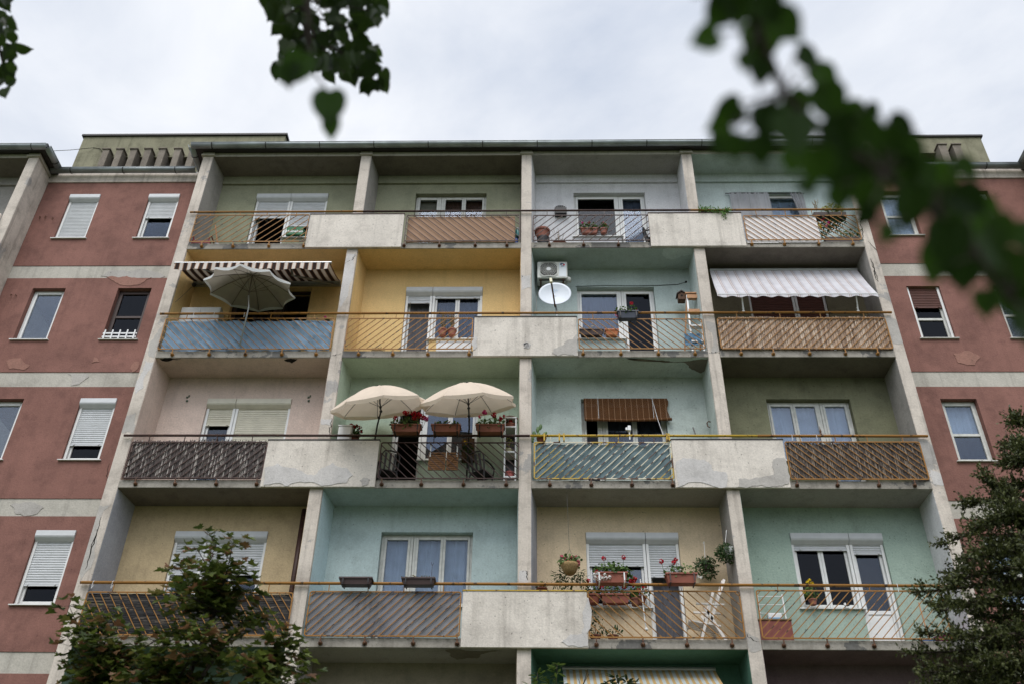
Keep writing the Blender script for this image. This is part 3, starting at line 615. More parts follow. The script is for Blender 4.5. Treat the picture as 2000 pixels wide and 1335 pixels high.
for idx, (k,d,m,tl,tr,br,bl,kn,sp,ang) in enumerate(RA):
    P4 = [U(x,y,YR) for x,y in (tl,tr,br,bl)]; xa, xb = (P4[0].x+P4[3].x)/2, (P4[1].x+P4[2].x)/2; za, zb = ZS[k]+.175, (P4[0].z+P4[1].z)/2
    RAIL[idx] = (xa,xb,za,zb)
    railing(k, d, m, xa, xb, za, zb, [U(x, {3:478,2:690,1:944,0:1254}[k], -.05).x for x in kn], sp, ang, idx)
for k in (-1,-2):
    for xa, xb in ((-7.3,-3.9),(-3.55,-.1),(.3,3.7),(4.1,7.4)): railing(k, '/', OCHRE, xa, xb, ZS[k]+.175, ZS[k]+.99, [xa+.4,xa+1.2,xa+2.1,xa+3], .16, 45)
# ---- damage and repairs
zp = lambda v, pts: [pxy(v,x,y) for x,y in pts]
patch(zp('p',[(750,1140),(800,1110),(880,1100),(960,1105),(1050,1085),(1110,1105),(1170,1110),(1230,1143)]), BD+.014, GREYP, 1)
patch(zp('p',[(790,1150),(880,1152),(1000,1152),(1130,1150),(1060,1190),(960,1212),(890,1205),(830,1170)]), BD, PINKP, 2, name='worn_patch')
patch(zp('q',[(355,609),(458,607),(462,628),(430,650),(405,668),(368,672),(374,640)]), BD+.014, GREYP, 3)
patch(zp('q',[(478,555),(490,525),(505,528),(518,548)]), BD, PINKP, 4, name='worn_patch'); patch(zp('q',[(680,575),(700,548),(726,550),(715,590),(690,602)]), BD, PINKP, 5, name='worn_patch')

patch(zp('h',[(1130,850),(1230,815),(1330,850),(1420,880),(1500,905),(1560,850),(1640,810),(1740,850),(1790,900),(1740,960),(1560,985),(1300,985),(1125,975)]), YP, PALEP, 7)
patch(zp('h',[(1840,940),(1870,920),(1915,935),(1905,970),(1860,985)]), YP, GREYP, 8)
patch(zp('j',[(1525,1005),(1590,965),(1700,975),(1790,985),(1860,1040),(1875,1090),(1990,1100),(1995,1240),(1540,1240)]), YP, PALEP, 9)
patch(zp('k',[(240,930),(300,930),(400,920),(500,900),(490,830),(500,785),(575,770),(612,965),(560,985),(470,992),(235,990)]), YP, GREYP, 10)
patch(zp('f',[(290,985),(310,940),(400,905),(440,860),(490,850),(525,800),(525,1010),(350,1010)]), YP, GREYP, 11)
patch(zp('f',[(10,890),(40,875),(72,905),(60,940),(15,935)]), YP, PALEP, 12); patch(zp('f',[(1310,770),(1325,765)] if 0 else [(540,640),(520,700),(518,760)]), YP, PALEP, 13)
patch(zp('n',[(520,690),(530,690),(528,1055),(430,1050),(330,1020),(400,960),(480,960),(500,900),(485,800)]), YP, PALEP, 14)
patch(zp('e',[(1322,770),(1345,790),(1345,860),(1325,900),(1303,905)]), YP, PALEP, 15); patch(zp('e',[(1790,845),(1830,830),(1865,850),(1850,885),(1805,885)]), YP, PALEP, 16)
FRP = [('h',[(90,465),(175,440),(165,590),(70,590)]),('h',[(240,50),(320,60),(230,250),(165,300),(180,200)]),('l',[(430,0),(520,0),(380,450),(300,560)]),('a',[(1290,900),(1360,905),(1300,1150),(1235,1300),(1230,1200)]),
       ('g',[(1385,480),(1460,520),(1495,600),(1505,690),(1430,690)]),('k',[(1665,860),(1740,890),(1775,980),(1690,965)]),('o',[(95,940),(200,1000),(215,1085),(130,1090)]),('m',[(1735,490),(1790,490),(1815,600),(1740,600)]),
       ('f',[(1765,680),(1870,700),(1915,960),(1830,990)]),('b',[(910,1060),(980,1060),(978,1150),(908,1170)]),('q',[(855,350),(880,400),(835,480),(800,530),(775,520),(820,400)]),('i',[(30,560),(130,560),(130,620),(40,610)])]
def fin_patch(px, m, seed):
    pts = ragged([U(x,y,-.003) for x,y in px], seed, .07); mx_ = sum(p.x for p in pts)/len(pts); a, c = min(FIN+[(-11.93,-11.685)], key=lambda f: abs((f[0]+f[1])/2-mx_))
    for p in pts: p.x = min(max(p.x, a+.006), c-.006)
    MB().prism(pts, (0,.0025,0)).build('plaster_patch', m, B)
for n_, (v, p) in enumerate(FRP): fin_patch(zp(v,p), GREYP if n_%2 == 0 else PALEP, 30+n_)
for n_, (v, p) in enumerate([]): patch(zp(v,p), 0, GREYP if n_%2 == 0 else PALEP, 30+n_, off=.003)
for v, p in (('c',[(1640,640),(1655,720),(1665,800)]),('c',[(1720,930),(1740,1000),(1755,1060),(1772,1110)]),('g',[(1262,55),(1280,110),(1300,180),(1312,225)]),('h',[(1630,480),(1622,540),(1615,600)]),('e',[(1780,200),(1790,195)]),
             ('l',[(420,180),(370,330),(330,480)]),('l',[(455,90),(400,260),(350,420)]),('o',[(100,960),(150,1000),(210,1020)]),('f',[(1800,985),(1860,975),(1905,985)]),('m',[(1740,490),(1790,500),(1795,560)]),('c',[(1690,800),(1740,850),(1765,880)]),
             ('m',[(480,1035),(640,1045),(760,1035)]),('o',[(620,1045),(800,1065),(900,1050),(1080,1075)]),('d',[(1355,740),(1400,735),(1435,725)]),('a',[(1270,970),(1330,940),(1350,900)])): crack(zp(v,p), 0, .007, len(p)+int(p[0][0]))
under_patch(zp('d',[(1010,770),(1050,762),(1110,762),(1100,775),(1070,795),(1050,785),(1030,782)]), ZS[2]-.006, CRACK, 3, name='spalled_hole'); under_patch(zp('d',[(85,762),(240,762),(180,768),(150,780),(110,778)]), ZS[2]-.006, CRACK, 4, name='spalled_hole')
under_patch(zp('m',[(1180,1078),(1600,1086),(1480,1100),(1420,1140),(1270,1150),(1225,1130)]), ZS[0]-.006, DARKP, 5)
under_patch(zp('j',[(1060,42),(1400,60),(1640,70),(1700,60),(1820,50),(1815,150),(1760,180),(1650,130),(1600,80),(1350,66),(1120,58)]), ZS[2]-.006, DARKP, 6)
under_patch(zp('c',[(180,860),(400,870),(390,900),(230,940),(160,900)]), ZS[3]-.006, PAINT['mint'], 7)
patch([(1862,690),(1890,684),(1915,696),(1905,712),(1872,708)], BD, PINKP, 60, name='worn_patch')
patch([(12,705),(40,698),(58,712),(44,722),(18,720)], BD, PINKP, 62, name='worn_patch'); patch([(1895,535),(1940,532),(1990,535),(1985,525),(1930,521)], BD+.014, GREYP, 63); patch([(20,985),(60,978),(85,990),(70,1003),(30,1002)], BD+.014, GREYP, 64)
for pts_ in ([(215,905),(208,925),(212,945)],[(1935,905),(1944,925),(1940,945)]): crack(pts_, BD, .004, int(pts_[0][0]))
# brown downpipe, wall wire, sensors, brackets
a = U(592,1016,BD-.08); MB().tube([(a.x,BD-.08,ZS[1]-.12),(a.x,BD-.08,ZS[0]+.2)], .055, 12).build('downpipe', BROWN, B, smooth=True)
for px, py in ((367,777),(604,777)):
    p = U(px, py, BD); MB().box(p.x-.02, p.x+.02, BD-.02, BD, p.z-.09, p.z-.05).box(p.x-.035, p.x+.005, BD-.02, BD, p.z+.0, p.z+.035).box(p.x+.005,p.x+.03,BD-.02,BD,p.z+.03,p.z+.07).build('wall_bracket', plain('bracket_green',(90,100,84),.8), B)
for px, py in ((78,428),(89,427),(103,430)):
    p = U(px, py, BD); MB().tube([(p.x,BD,p.z+.05),(p.x,BD-.05,p.z+.04),(p.x+.01,BD-.06,p.z-.02),(p.x+.02,BD-.04,p.z-.05)], .008, 5).build('wall_hook', RUST, B)
for px, py in ((22,580),(31,581)):
    p = U(px, py, BD); MB().tube([(p.x,BD,p.z+.05),(p.x,BD-.05,p.z+.04),(p.x+.01,BD-.06,p.z-.02)], .008, 5).build('wall_hook', RUST, B)
# ================================================================== things on the balconies
TERRA = plain('terracotta', (148,92,76), .7, var=.18, bump=.15); TERRAD = plain('dull_terracotta', (112,66,52), .7); BLACKP = plain('black_plastic', (34,32,34), .45); BRPL = plain('brown_plastic', (66,50,48), .5)
SOIL = plain('soil', (50,38,28), 1); GREEN = leafmat('geranium_leaf', (52,76,34), (96,122,58), .25); DKGREEN = leafmat('dark_leaf', (32,52,26), (66,92,44), .25)
GREYG = leafmat('rosemary_leaf', (62,84,56), (116,134,92), .2); YELG = leafmat('yellow_leaf', (110,116,50), (176,170,90), .25); DRY = leafmat('dry_leaf', (120,100,70), (160,140,100), .2)
REDF = leafmat('red_petal', (150,14,36), (214,34,58), .3); PINKF = leafmat('pink_petal', (206,70,104), (240,130,150), .3); DARKRED = leafmat('dark_red_petal', (130,20,20), (178,42,32), .3); WHITEF = leafmat('white_petal', (220,218,214), (245,243,240), .3)
YELF = leafmat('yellow_petal', (214,178,20), (244,214,40), .3); MAGF = leafmat('magenta_petal', (190,24,110), (226,60,150), .3)
WHITEP = plain('white_plastic', (222,222,222), .4, var=.05); ALUM = plain('aluminium', (176,178,180), .35, .7, var=.1); STEEL = plain('dark_pole', (52,50,50), .4, .5)
WOOD = plain('light_wood', (176,132,96), .7, var=.2, scale=12); WOODB = plain('brown_wood', (132,92,56), .7, var=.25, scale=14); WICK = plain('wicker', (150,124,84), .85, var=.3, scale=60, bump=1, bs=90)

def leaf(b, p, n, up, L_, W_, fold=.15, kind=0):
    n = Vector(n).normalized(); up = Vector(up); up = up-n*up.dot(n)
    if up.length < 1e-4: up = n.orthogonal()
    up.normalize(); s = n.cross(up); p = Vector(p)
    if kind == 0: pr = [(0,0),(.42,.28),(.5,.6),(.25,.9),(0,1),(-.25,.9),(-.5,.6),(-.42,.28)]
    elif kind == 1: pr = [(0,0),(.5,.5),(0,1),(-.5,.5)]
    elif kind == 2:  # lobed maple leaf
        pr = [(0,0),(.14,.08),(.46,.02),(.40,.22),(.74,.34),(.58,.46),(.66,.66),(.38,.60),(.24,.70),(.22,.84),(0,1.08),(-.22,.84),(-.24,.70),(-.38,.60),(-.66,.66),(-.58,.46),(-.74,.34),(-.40,.22),(-.46,.02),(-.14,.08)]
    else:            # heart shaped linden leaf
        pr = [(0,.06),(.2,-.03),(.42,.1),(.5,.34),(.44,.58),(.28,.78),(.1,.93),(0,1.08),(-.1,.93),(-.28,.78),(-.44,.58),(-.5,.34),(-.42,.1),(-.2,-.03)]
    o = len(b.v)
    if kind in (2,3):                                 # fan about the middle, curved blade
        b.v.append(p+up*L_*.45 - n*fold*L_*.5)
        for x, y in pr: b.v.append(p+s*x*W_+up*y*L_+n*((abs(x)**1.5)*W_*fold*1.6-(y-.5)**2*L_*fold*1.2))
        for i in range(len(pr)): b.f.append((o, o+1+i, o+1+(i+1)%len(pr)))
    else:
        for x, y in pr: b.v.append(p+s*x*W_+up*y*L_+n*(abs(x)*W_*fold))
        b.f.append(tuple(range(o, o+len(pr))))
def rv(rnd): 
    while True:
        v = Vector((rnd.uniform(-1,1),rnd.uniform(-1,1),rnd.uniform(-1,1)))
        if .05 < v.length < 1: return v
def foliage(c, sz, n, rnd, L_=.05, W_=None, kind=0, shell=.3, up=(0,0,1)):
    b = MB(); W_ = W_ or L_*.9; c = Vector(c)
    for _ in range(n):
        v = rv(rnd); 
        if v.length < shell: v = v.normalized()*rnd.uniform(shell,1)
        p = c+Vector((v.x*sz[0],v.y*sz[1],v.z*sz[2])); s = rnd.uniform(.6,1.25)
        leaf(b, p, (v.normalized()*.6+rv(rnd)*.9+Vector((0,-.2,.3))), Vector(up)*.5+v+rv(rnd)*.8, L_*s, W_*s, .2, kind)
    return b
def stems(c, tips, r=.004):
    b = MB()
    for t in tips: c2 = Vector(c); t = Vector(t); m = c2.lerp(t,.5)+Vector((0,0,.02)); b.tube([c2,m,t], r, 4)
    return b
def flowerhead(p, r, m, parent, rnd, n=26):
    b = MB(); p = Vector(p)
    for _ in range(n):
        v = rv(rnd).normalized(); leaf(b, p+v*r*.7, v+rv(rnd)*.3, rv(rnd), r*.75, r*.75, .2, 0)
    b.build('flower_head', m, parent)
def trough(x0, x1, y, z0, h, w=.17, m=None, parent=None, ribs=True, name='trough'):
    b = MB(); t = .03; 
    lo = [(x0+t,y-w/2+t*.8),(x1-t,y-w/2+t*.8),(x1-t,y+w/2-t*.8),(x0+t,y+w/2-t*.8)]; hi = [(x0,y-w/2),(x1,y-w/2),(x1,y+w/2),(x0,y+w/2)]
    b.add([(a,c,z0) for a,c in lo]+[(a,c,z0+h) for a,c in hi]+[(a+(.012 if i in(0,3) else -.012),c+(.012 if i<2 else -.012),z0+h) for i,(a,c) in enumerate(hi)]+[(a,c,z0+.02) for a,c in lo],
          [(3,2,1,0)]+[(i,(i+1)%4,4+(i+1)%4,4+i) for i in range(4)]+[(4+i,4+(i+1)%4,8+(i+1)%4,8+i) for i in range(4)]+[(8+i,8+(i+1)%4,12+(i+1)%4,12+i) for i in range(4)]+[(12,13,14,15)])
    b.box(x0-.012, x1+.012, y-w/2-.012, y-w/2+.004, z0+h-.025, z0+h+.003); b.box(x0-.012, x1+.012, y+w/2-.004, y+w/2+.012, z0+h-.025, z0+h+.003)
    b.box(x0-.012, x0+.004, y-w/2+.004, y+w/2-.004, z0+h-.025, z0+h+.003); b.box(x1-.004, x1+.012, y-w/2+.004, y+w/2-.004, z0+h-.025, z0+h+.003)
    if ribs:
        n = int((x1-x0-.08)/.045)
        for i in range(n):
            x = x0+.05+i*.045; b.prism([(x,y-w/2+t*.8-.004,z0+.015),(x+.018,y-w/2+t*.8-.004,z0+.015),(x+.018,y-w/2-.004,z0+h-.03),(x,y-w/2-.004,z0+h-.03)], (0,.008,0))
    return b.build(name, m or TERRA, parent)
def planter(label, x0, x1, y, z0, h, m, flw=[], seed=0, leafm=None, n=220, ph=.13, w=.17, hooks=True, group=None, name='window_box', hookm=None, lift=1.0, ribs=True, L_=.05):
    rnd = random.Random(seed); cx = (x0+x1)/2; P = T(name, label, 'flower box', (cx,y,z0), group)
    trough(x0, x1, y, z0, h, w, m, P, ribs)
    MB().box(x0+.02, x1-.02, y-w/2+.02, y+w/2-.02, z0+h-.06, z0+h-.03).build('soil', SOIL, P)
    if n:
        foliage((cx,y,z0+h+ph*.35), ((x1-x0)/2+.03, w*.75, ph), n, rnd, L_).build('foliage', leafm or GREEN, P)
    for (fx, fz, r, fm) in flw:
        px = x0+(x1-x0)*fx; py = y-w*.4*rnd.uniform(-.2,1); pz = z0+h+fz
        flowerhead((px,py,pz), r, fm, P, rnd); MB().tube([(px+(cx-px)*.15,y,z0+h-.02),(px,py,pz)], .004, 4).build('stem', GREEN, P)
    if hooks:
        for f in (.1,.88):
            x = x0+(x1-x0)*f; MB().prism([(x,y-w/2-.02,z0+.015),(x,y-w/2-.02,z0+h*.9),(x,y-w/2-.026,z0+h*.9),(x,y-w/2-.026,z0+.015)], (.022,0,0)).box(x, x+.022, y-w/2-.02, YR+.03, z0-.012, z0-.004).build('bracket', hookm or BLACKP, P)
    return P
def pot(label, c, r, h, m=None, seed=0, leafm=None, n=60, fs=(.1,.1,.12), fz=.1, name='potted_plant', flw=[], group=None, kind=0, L_=.05, W_=None, cat='potted plant'):
    rnd = random.Random(seed); P = T(name, label, cat, c, group); x, y, z = c
    MB().lathe([(r*.7,0),(r*.95,h*.8),(r*1.08,h*.8),(r*1.1,h),(r*.96,h),(r*.92,h*.85),(.01,h*.84)], c, 18).build('pot', m or TERRA, P)
    if n:
        foliage((x,y,z+h+fz), fs, n, rnd, L_, W_, kind).build('foliage', leafm or GREEN, P)
        MB().tube([(x,y,z+h*.8),(x+.005,y,z+h+fz)], .006, 5).build('stem', WOODB, P)
    for (dx, dz, fr, fm) in flw: flowerhead((x+dx, y-.05, z+h+dz), fr, fm, P, rnd)
    return P
def sprigs(c, n, h, spread, rnd, L_=.03, W_=.008, per=14):
    """upright twigs with narrow leaves, like rosemary"""
    b = MB(); s = MB(); c = Vector(c)
    for i in range(n):
        a = rnd.uniform(0,6.28); d = Vector((math.cos(a)*spread*rnd.random(), math.sin(a)*spread*.6*rnd.random(), h*rnd.uniform(.55,1)))
        s.tube([c, c+d*.5+Vector((0,0,.01)), c+d], .003, 4)
        for k in range(per):
            t = .2+.8*k/per; p = c+d*t; leaf(b, p, rv(rnd), d.normalized()*.6+rv(rnd), L_*rnd.uniform(.7,1.2), W_, .1, 1)
    return b, s
def wrinkled(x0, x1, z0, z1, y, m, name, label, cat, amp=.02, seed=0, nx=70, nz=20, freq=3.2):
    b = MB(); off = Vector((seed*7.1,seed*3.3,0)); vs = []
    for j in range(nz+1):
        for i in range(nx+1):
            x = x0+(x1-x0)*i/nx; z = z0+(z1-z0)*j/nz; p = Vector((x*freq*1.6+z*freq*.8, z*freq-x*.5, 0))+off
            d = mnoise.noise(p)+.5*abs(mnoise.noise(p*2.3+Vector((3,1,2)))); vs.append((x+.01*mnoise.noise(Vector((z*4,x,seed))), y+amp*d, z+.012*mnoise.noise(Vector((x*4,seed,0)))*(j in (0,nz))))
    b.add(vs, [(j*(nx+1)+i, j*(nx+1)+i+1, (j+1)*(nx+1)+i+1, (j+1)*(nx+1)+i) for j in range(nz) for i in range(nx)])
    o = b.build(name, m, None, smooth=True); o.modifiers.new('thick','SOLIDIFY').thickness = .003; return tag(o, label, cat)
def stalks(idx, m, label, vert=True, top=.0, w=.011, seed=0, inset=.02, gaps=0, seg=3, y=-.035, xr=None, raise_=.03):
    xa, xb, za, zb = RAIL[idx]; rnd = random.Random(seed); b = MB()
    if xr: xa, xb = xr
    if vert:
        x = xa+inset
        while x < xb-inset:
            z = za-.0; zt = zb+top+rnd.uniform(-.02,raise_)+.015*math.sin(x*3)
            for s in range(seg):
                z2 = zt if s == seg-1 else min(zt-.02, z+(zt-z)*rnd.uniform(.25,.7)); yy = y+rnd.uniform(-.008,.008); dx = rnd.uniform(-.008,.008)
                b.prism([(x,yy,z),(x+w*1.25,yy,z),(x+dx+w*1.25,yy,z2+.015),(x+dx,yy,z2+.015)], (0,.004,0)); z = z2
            x += w
    else:
        z = za
        while z < zb+top:
            x = xa+inset
            while x < xb-inset:
                L_ = rnd.uniform(.1,.5); yy = y+rnd.uniform(-.006,.006); x2 = min(x+L_, xb-inset)
                b.prism([(x,yy,z),(x2,yy,z+rnd.uniform(-.004,.004)),(x2,yy,z+w*1.2),(x,yy,z+w*1.2)], (0,.004,0)); x = x2
            z += w
    # backing mat behind the loose stalks and wires through them
    b.box(xa+inset, xb-inset, y+.012, y+.016, za, zb+top-.03)
    o = b.build('reed_screen', m); return tag(o, label, 'privacy screen', None)
def canopy(name, label, C_, Rr, axis, nr, drop, m, pole, valm=None, val=.07, ribm=None, sag=.03, group=None, spin=0, polem=None, joint=True, scal=.13):
    P = T(name, label, 'parasol', pole[-1], group); ax_ = Vector(axis).normalized(); u = ax_.orthogonal().normalized(); v = ax_.cross(u); C_ = Vector(C_)
    def pt(r, a, h): return C_+u*math.cos(a)*r+v*math.sin(a)*r+ax_*h
    b = MB(); sub = 6; n = nr*sub; rings = 7; vs = []
    for j in range(rings+1):
        t = j/rings
        for i in range(n):
            a = 2*math.pi*i/n+spin; f = (i%sub)/sub; mid = 4*f*(1-f); r = Rr*t*(1-scal*mid*t*t); h = drop*(1-t**1.7)-sag*mid*math.sin(math.pi*min(1,t*1.0))*.6-(.0)
            vs.append(pt(max(r,.01),a,h))
    fs = [(j*n+i, j*n+(i+1)%n, (j+1)*n+(i+1)%n, (j+1)*n+i) for j in range(rings) for i in range(n)]
    b.add(vs, fs); b.build('canopy', m, P, smooth=False)
    vb = MB(); vs = []
    for j in range(2):
        for i in range(n):
            a = 2*math.pi*i/n+spin; f = (i%sub)/sub; mid = 4*f*(1-f); r = Rr*(1-scal*mid)+j*.004; vs.append(pt(r,a,-.002-j*(val*(.55+.45*mid))))
    vb.add(vs, [(i,(i+1)%n,n+(i+1)%n,n+i) for i in range(n)]); vb.build('valance', valm or m, P, smooth=False)
    hub = pt(0,0,drop-.12)
    for i in range(nr):
        a = 2*math.pi*i/nr+spin; rb = MB(); rb.tube([pt(Rr*t,a,drop*(1-t**1.7)-.012) for t in (.03,.3,.6,.85,.99)], .005, 5)
        rb.tube([pt(0,0,drop-.42), pt(Rr*.5,a,drop*(1-.5**1.7)-.02)], .004, 4); rb.build('rib', ribm or STEEL, P)
    MB().tube([pt(0,0,drop+.005), pt(0,0,drop-.5)], .014, 8).ball(pt(0,0,drop+.008), .02).ball(pt(0,0,drop-.42), .028).build('hub', ribm or STEEL, P)
    tip = pt(0,0,drop-.5); MB().tube([tip]+[Vector(p) for p in pole], .016, 10).build('pole', polem or STEEL, P, smooth=True)
    if joint: MB().ball(tip, .03).ball(Vector(pole[0])*.5+tip*.5+Vector((0,-.03,0)), .03).build('tilt_joint', BLACKP, P)
    return P

# ---------------- top floor, olive bay with the ochre railing
RPL = plain('red_plastic', (122,26,32), .5)
p0, p1 = Q('a',130,812,.12), Q('a',270,812,.12); z = ZS[3]+SL; cr = MB(); xa, xb = p0.x, p1.x
P = T('plastic_crate', 'dark red plastic crate with raised handles in the corner of the top left balcony', 'crate', ((xa+xb)/2,.2,z))
for yy in (.1,.34):
    for i in range(4): cr.box(xa, xb, yy, yy+.012, z+.02+i*.05, z+.05+i*.05)
    cr.box(xa, xa+.03, yy-.003, yy+.015, z, z+.22); cr.box(xb-.03, xb, yy-.003, yy+.015, z, z+.22); cr.box((xa+xb)/2-.02,(xa+xb)/2+.02,yy-.003,yy+.015,z,z+.2)
for xx in (xa,xb-.012):
    for i in range(4): cr.box(xx, xx+.012, .112, .34, z+.02+i*.05, z+.05+i*.05)
cr.box(xa+.01, xb-.01, .11, .35, z, z+.012); cr.build('basket', RPL, P, bevel=.003)
for xx, s in ((xa+.05,-1),(xb-.05,1)): MB().tube([(xx,.11,z+.2),(xx+s*.02,.10,z+.30),(xx+s*.05,.10,z+.33),(xx+s*.05,.22,z+.33),(xx+s*.05,.33,z+.31),(xx,.35,z+.2)], .014, 6).build('handle', RPL, P)
a_, b_ = Q('w',405,325,.5), Q('w',490,580,.3); MBx = MB(); P = T('broom', 'thin orange broom stick leaning in the top left balcony', 'broom', (b_.x,.3,ZS[3]+SL))
MB().tube([(b_.x,.3,ZS[3]+SL+.06),(a_.x,.5,a_.z)], .011, 8).build('stick', plain('orange_stick',(178,112,70),.6), P); MB().prism([(b_.x-.1,.26,ZS[3]+SL),(b_.x+.1,.26,ZS[3]+SL),(b_.x+.06,.28,ZS[3]+SL+.09),(b_.x-.06,.28,ZS[3]+SL+.09)], (0,.04,0)).build('bristles', WHITEF, P)
wrinkled(Q('w',335,560,.2).x, Q('w',480,560,.2).x, ZS[3]+SL, ZS[3]+SL+.2, .2, cloth('white_cloth',(200,204,210)), 'laundry_bundle', 'crumpled white cloth beside the red crate on the top left balcony', 'cloth', .06, 3, 20, 8, 8)
pot('black round pot without a plant behind the ochre railing of the top left balcony', (Q('w',770,590,.3).x,.3,ZS[3]+SL), .13, .13, BLACKP, n=0, cat='pot', name='pot')
# green carton with lettering
a_, b_ = Q('w',1508,425,.6), Q('w',1752,530,.6); GRN = plain('green_card', (40,106,66), .6, var=.06); zc = ZS[3]+SILL+.005; hh = .24
P = T('beer_carton', 'green beer carton with white lettering standing on the sill of the top left window', 'carton', ((a_.x+b_.x)/2,.66,zc))
MB().box(a_.x, b_.x, .60, .80, zc, zc+hh).build('box', GRN, P, bevel=.003)
def text(s, loc, size, m, parent, name='lettering', rot=(R(90),0,0), off=(0,0), ext=.001, bold=False):
    c = bpy.data.curves.new(name, 'FONT'); c.body = s; c.size = size; c.align_x = 'CENTER'; c.align_y = 'CENTER'; c.extrude = ext
    if bold: c.offset = size*.02
    o = bpy.data.objects.new(name, c); COL.objects.link(o); dg = bpy.context.evaluated_depsgraph_get(); me = bpy.data.meshes.new_from_object(o.evaluated_get(dg)); bpy.data.objects.remove(o)
    o = bpy.data.objects.new(name, me); COL.objects.link(o); me.materials.clear(); me.materials.append(m); o.rotation_euler = rot; o.location = Vector(loc)-(parent.location if parent else Vector()); o.parent = parent; return o
cx = (a_.x+b_.x)/2; text('Heineken', (cx,.598,zc+hh*.42), .105, WHITEP, P, bold=True)
st = MB(); pts = [(cx+.028*(1 if i%2==0 else .42)*math.sin(i*math.pi/5), .599, zc+hh*.76+.028*(1 if i%2==0 else .42)*math.cos(i*math.pi/5)) for i in range(10)]
st.prism(pts, (0,-.002,0)).build('red_star', REDF, P)
# ---------------- top floor, second bay: stained cloth screen, water bottles
def stained():
    m, t, b = newmat('stained_cloth'); Lk = t.links.new; tx = nd(t,'ShaderNodeTexCoord'); n = nd(t,'ShaderNodeTexNoise'); n.inputs['Scale'].default_value = 2.2; n.inputs['Detail'].default_value = 6
    sp = nd(t,'ShaderNodeSeparateXYZ'); Lk(tx.outputs['Object'], sp.inputs[0]); Lk(tx.outputs['Object'], n.inputs['Vector'])
    m1 = nd(t,'ShaderNodeMath', operation='MULTIPLY_ADD'); m1.inputs[1].default_value = 1.1; m1.inputs[2].default_value = 3.06; Lk(sp.outputs['X'], m1.inputs[0])
    m2 = nd(t,'ShaderNodeMath', operation='ADD'); Lk(m1.outputs[0], m2.inputs[0]); Lk(n.outputs[0], m2.inputs[1])
    r = nd(t,'ShaderNodeValToRGB'); e = r.color_ramp.elements; e[0].position = .42; e[0].color = lin((214,206,196)); e[1].position = .62; e[1].color = lin((132,102,80)); x = e.new(.95); x.color = lin((158,126,102)); Lk(m2.outputs[0], r.inputs[0]); Lk(r.outputs[0], b.inputs['Base Color'])
    b.inputs['Roughness'].default_value = .9; return m
xa, xb, za, zb = RAIL[1]; wrinkled(xa+.03, Q('b',862,700,-.03).x, za-.02, zb-.01, -.025, stained(), 'cloth_screen', 'stained tan cloth screen fixed behind the dark railing of the top floor', 'privacy screen', .012, 1, freq=1.6)
for i, (c_, zz) in enumerate(((Q('b',868,760,.1),.0),(Q('b',882,700,.12),.28))):
    P = T('water_bottle', ['blue plastic water bottle on the floor right of the tan cloth screen','teal water bottle stacked above the blue one right of the tan cloth screen'][i], 'bottle', (c_.x,.12,ZS[3]+SL+zz))
    bm_ = [plain('blue_bottle',(40,66,140),.3),plain('teal_bottle',(60,130,130),.3)][i]
    MB().lathe([(.05,0),(.055,.01),(.055,.2),(.03,.25),(.015,.26),(.015,.28)], (c_.x,.12,ZS[3]+SL+zz), 14).build('bottle', bm_, P, smooth=True); MB().lathe([(.018,0),(.018,.02)], (c_.x,.12,ZS[3]+SL+zz+.272), 10).build('cap', WHITEP, P)
# ---------------- top floor, third bay
c_ = Q('b',1065,800,.25); P = pot('large terracotta pot standing on a black pot in the white top floor bay', (c_.x,.2,ZS[3]+SL+.30), .165, .24, TERRA, n=0, cat='pot', name='terracotta_pot')
MB().lathe([(.10,0),(.14,.25),(.145,.30),(.02,.30)], (c_.x+.02,.2,ZS[3]+SL), 18).build('lower_pot', BLACKP, P)
c_ = Q('b',1190,800,.2); rnd = random.Random(5); P = T('potted_plant', 'wispy grey green plant in a wide low bowl in the white bay', 'potted plant', (c_.x,.25,ZS[3]+SL))
MB().lathe([(.12,0),(.2,.1),(.215,.12),(.19,.12),(.02,.1)], (c_.x,.25,ZS[3]+SL), 20).build('bowl', TERRAD, P); b, s = sprigs((c_.x,.25,ZS[3]+SL+.1), 14, .55, .26, rnd, .05, .01, 9); b.build('foliage', GREYG, P); s.build('stem', WOODB, P)
a_, b_ = Q('b',1355,760,.62), Q('b',1480,760,.62); zc = ZS[3]+SILL+.005
planter('terracotta window box of red and pink geraniums on the white bay sill', a_.x, b_.x, .62, zc, .13, TERRA, [(.1,.2,.03,MAGF),(.5,.2,.03,REDF),(.75,.16,.025,REDF)], 11, n=200, ph=.14, w=.14, hooks=False)
c_ = Q('b',1522,760,.62); pot('small terracotta pot of red flowers beside the window box on the white bay sill', (c_.x,.62,zc), .085, .13, TERRA, 3, n=90, fs=(.1,.08,.09), flw=[(.0,.17,.035,DARKRED),(.05,.12,.03,REDF)])
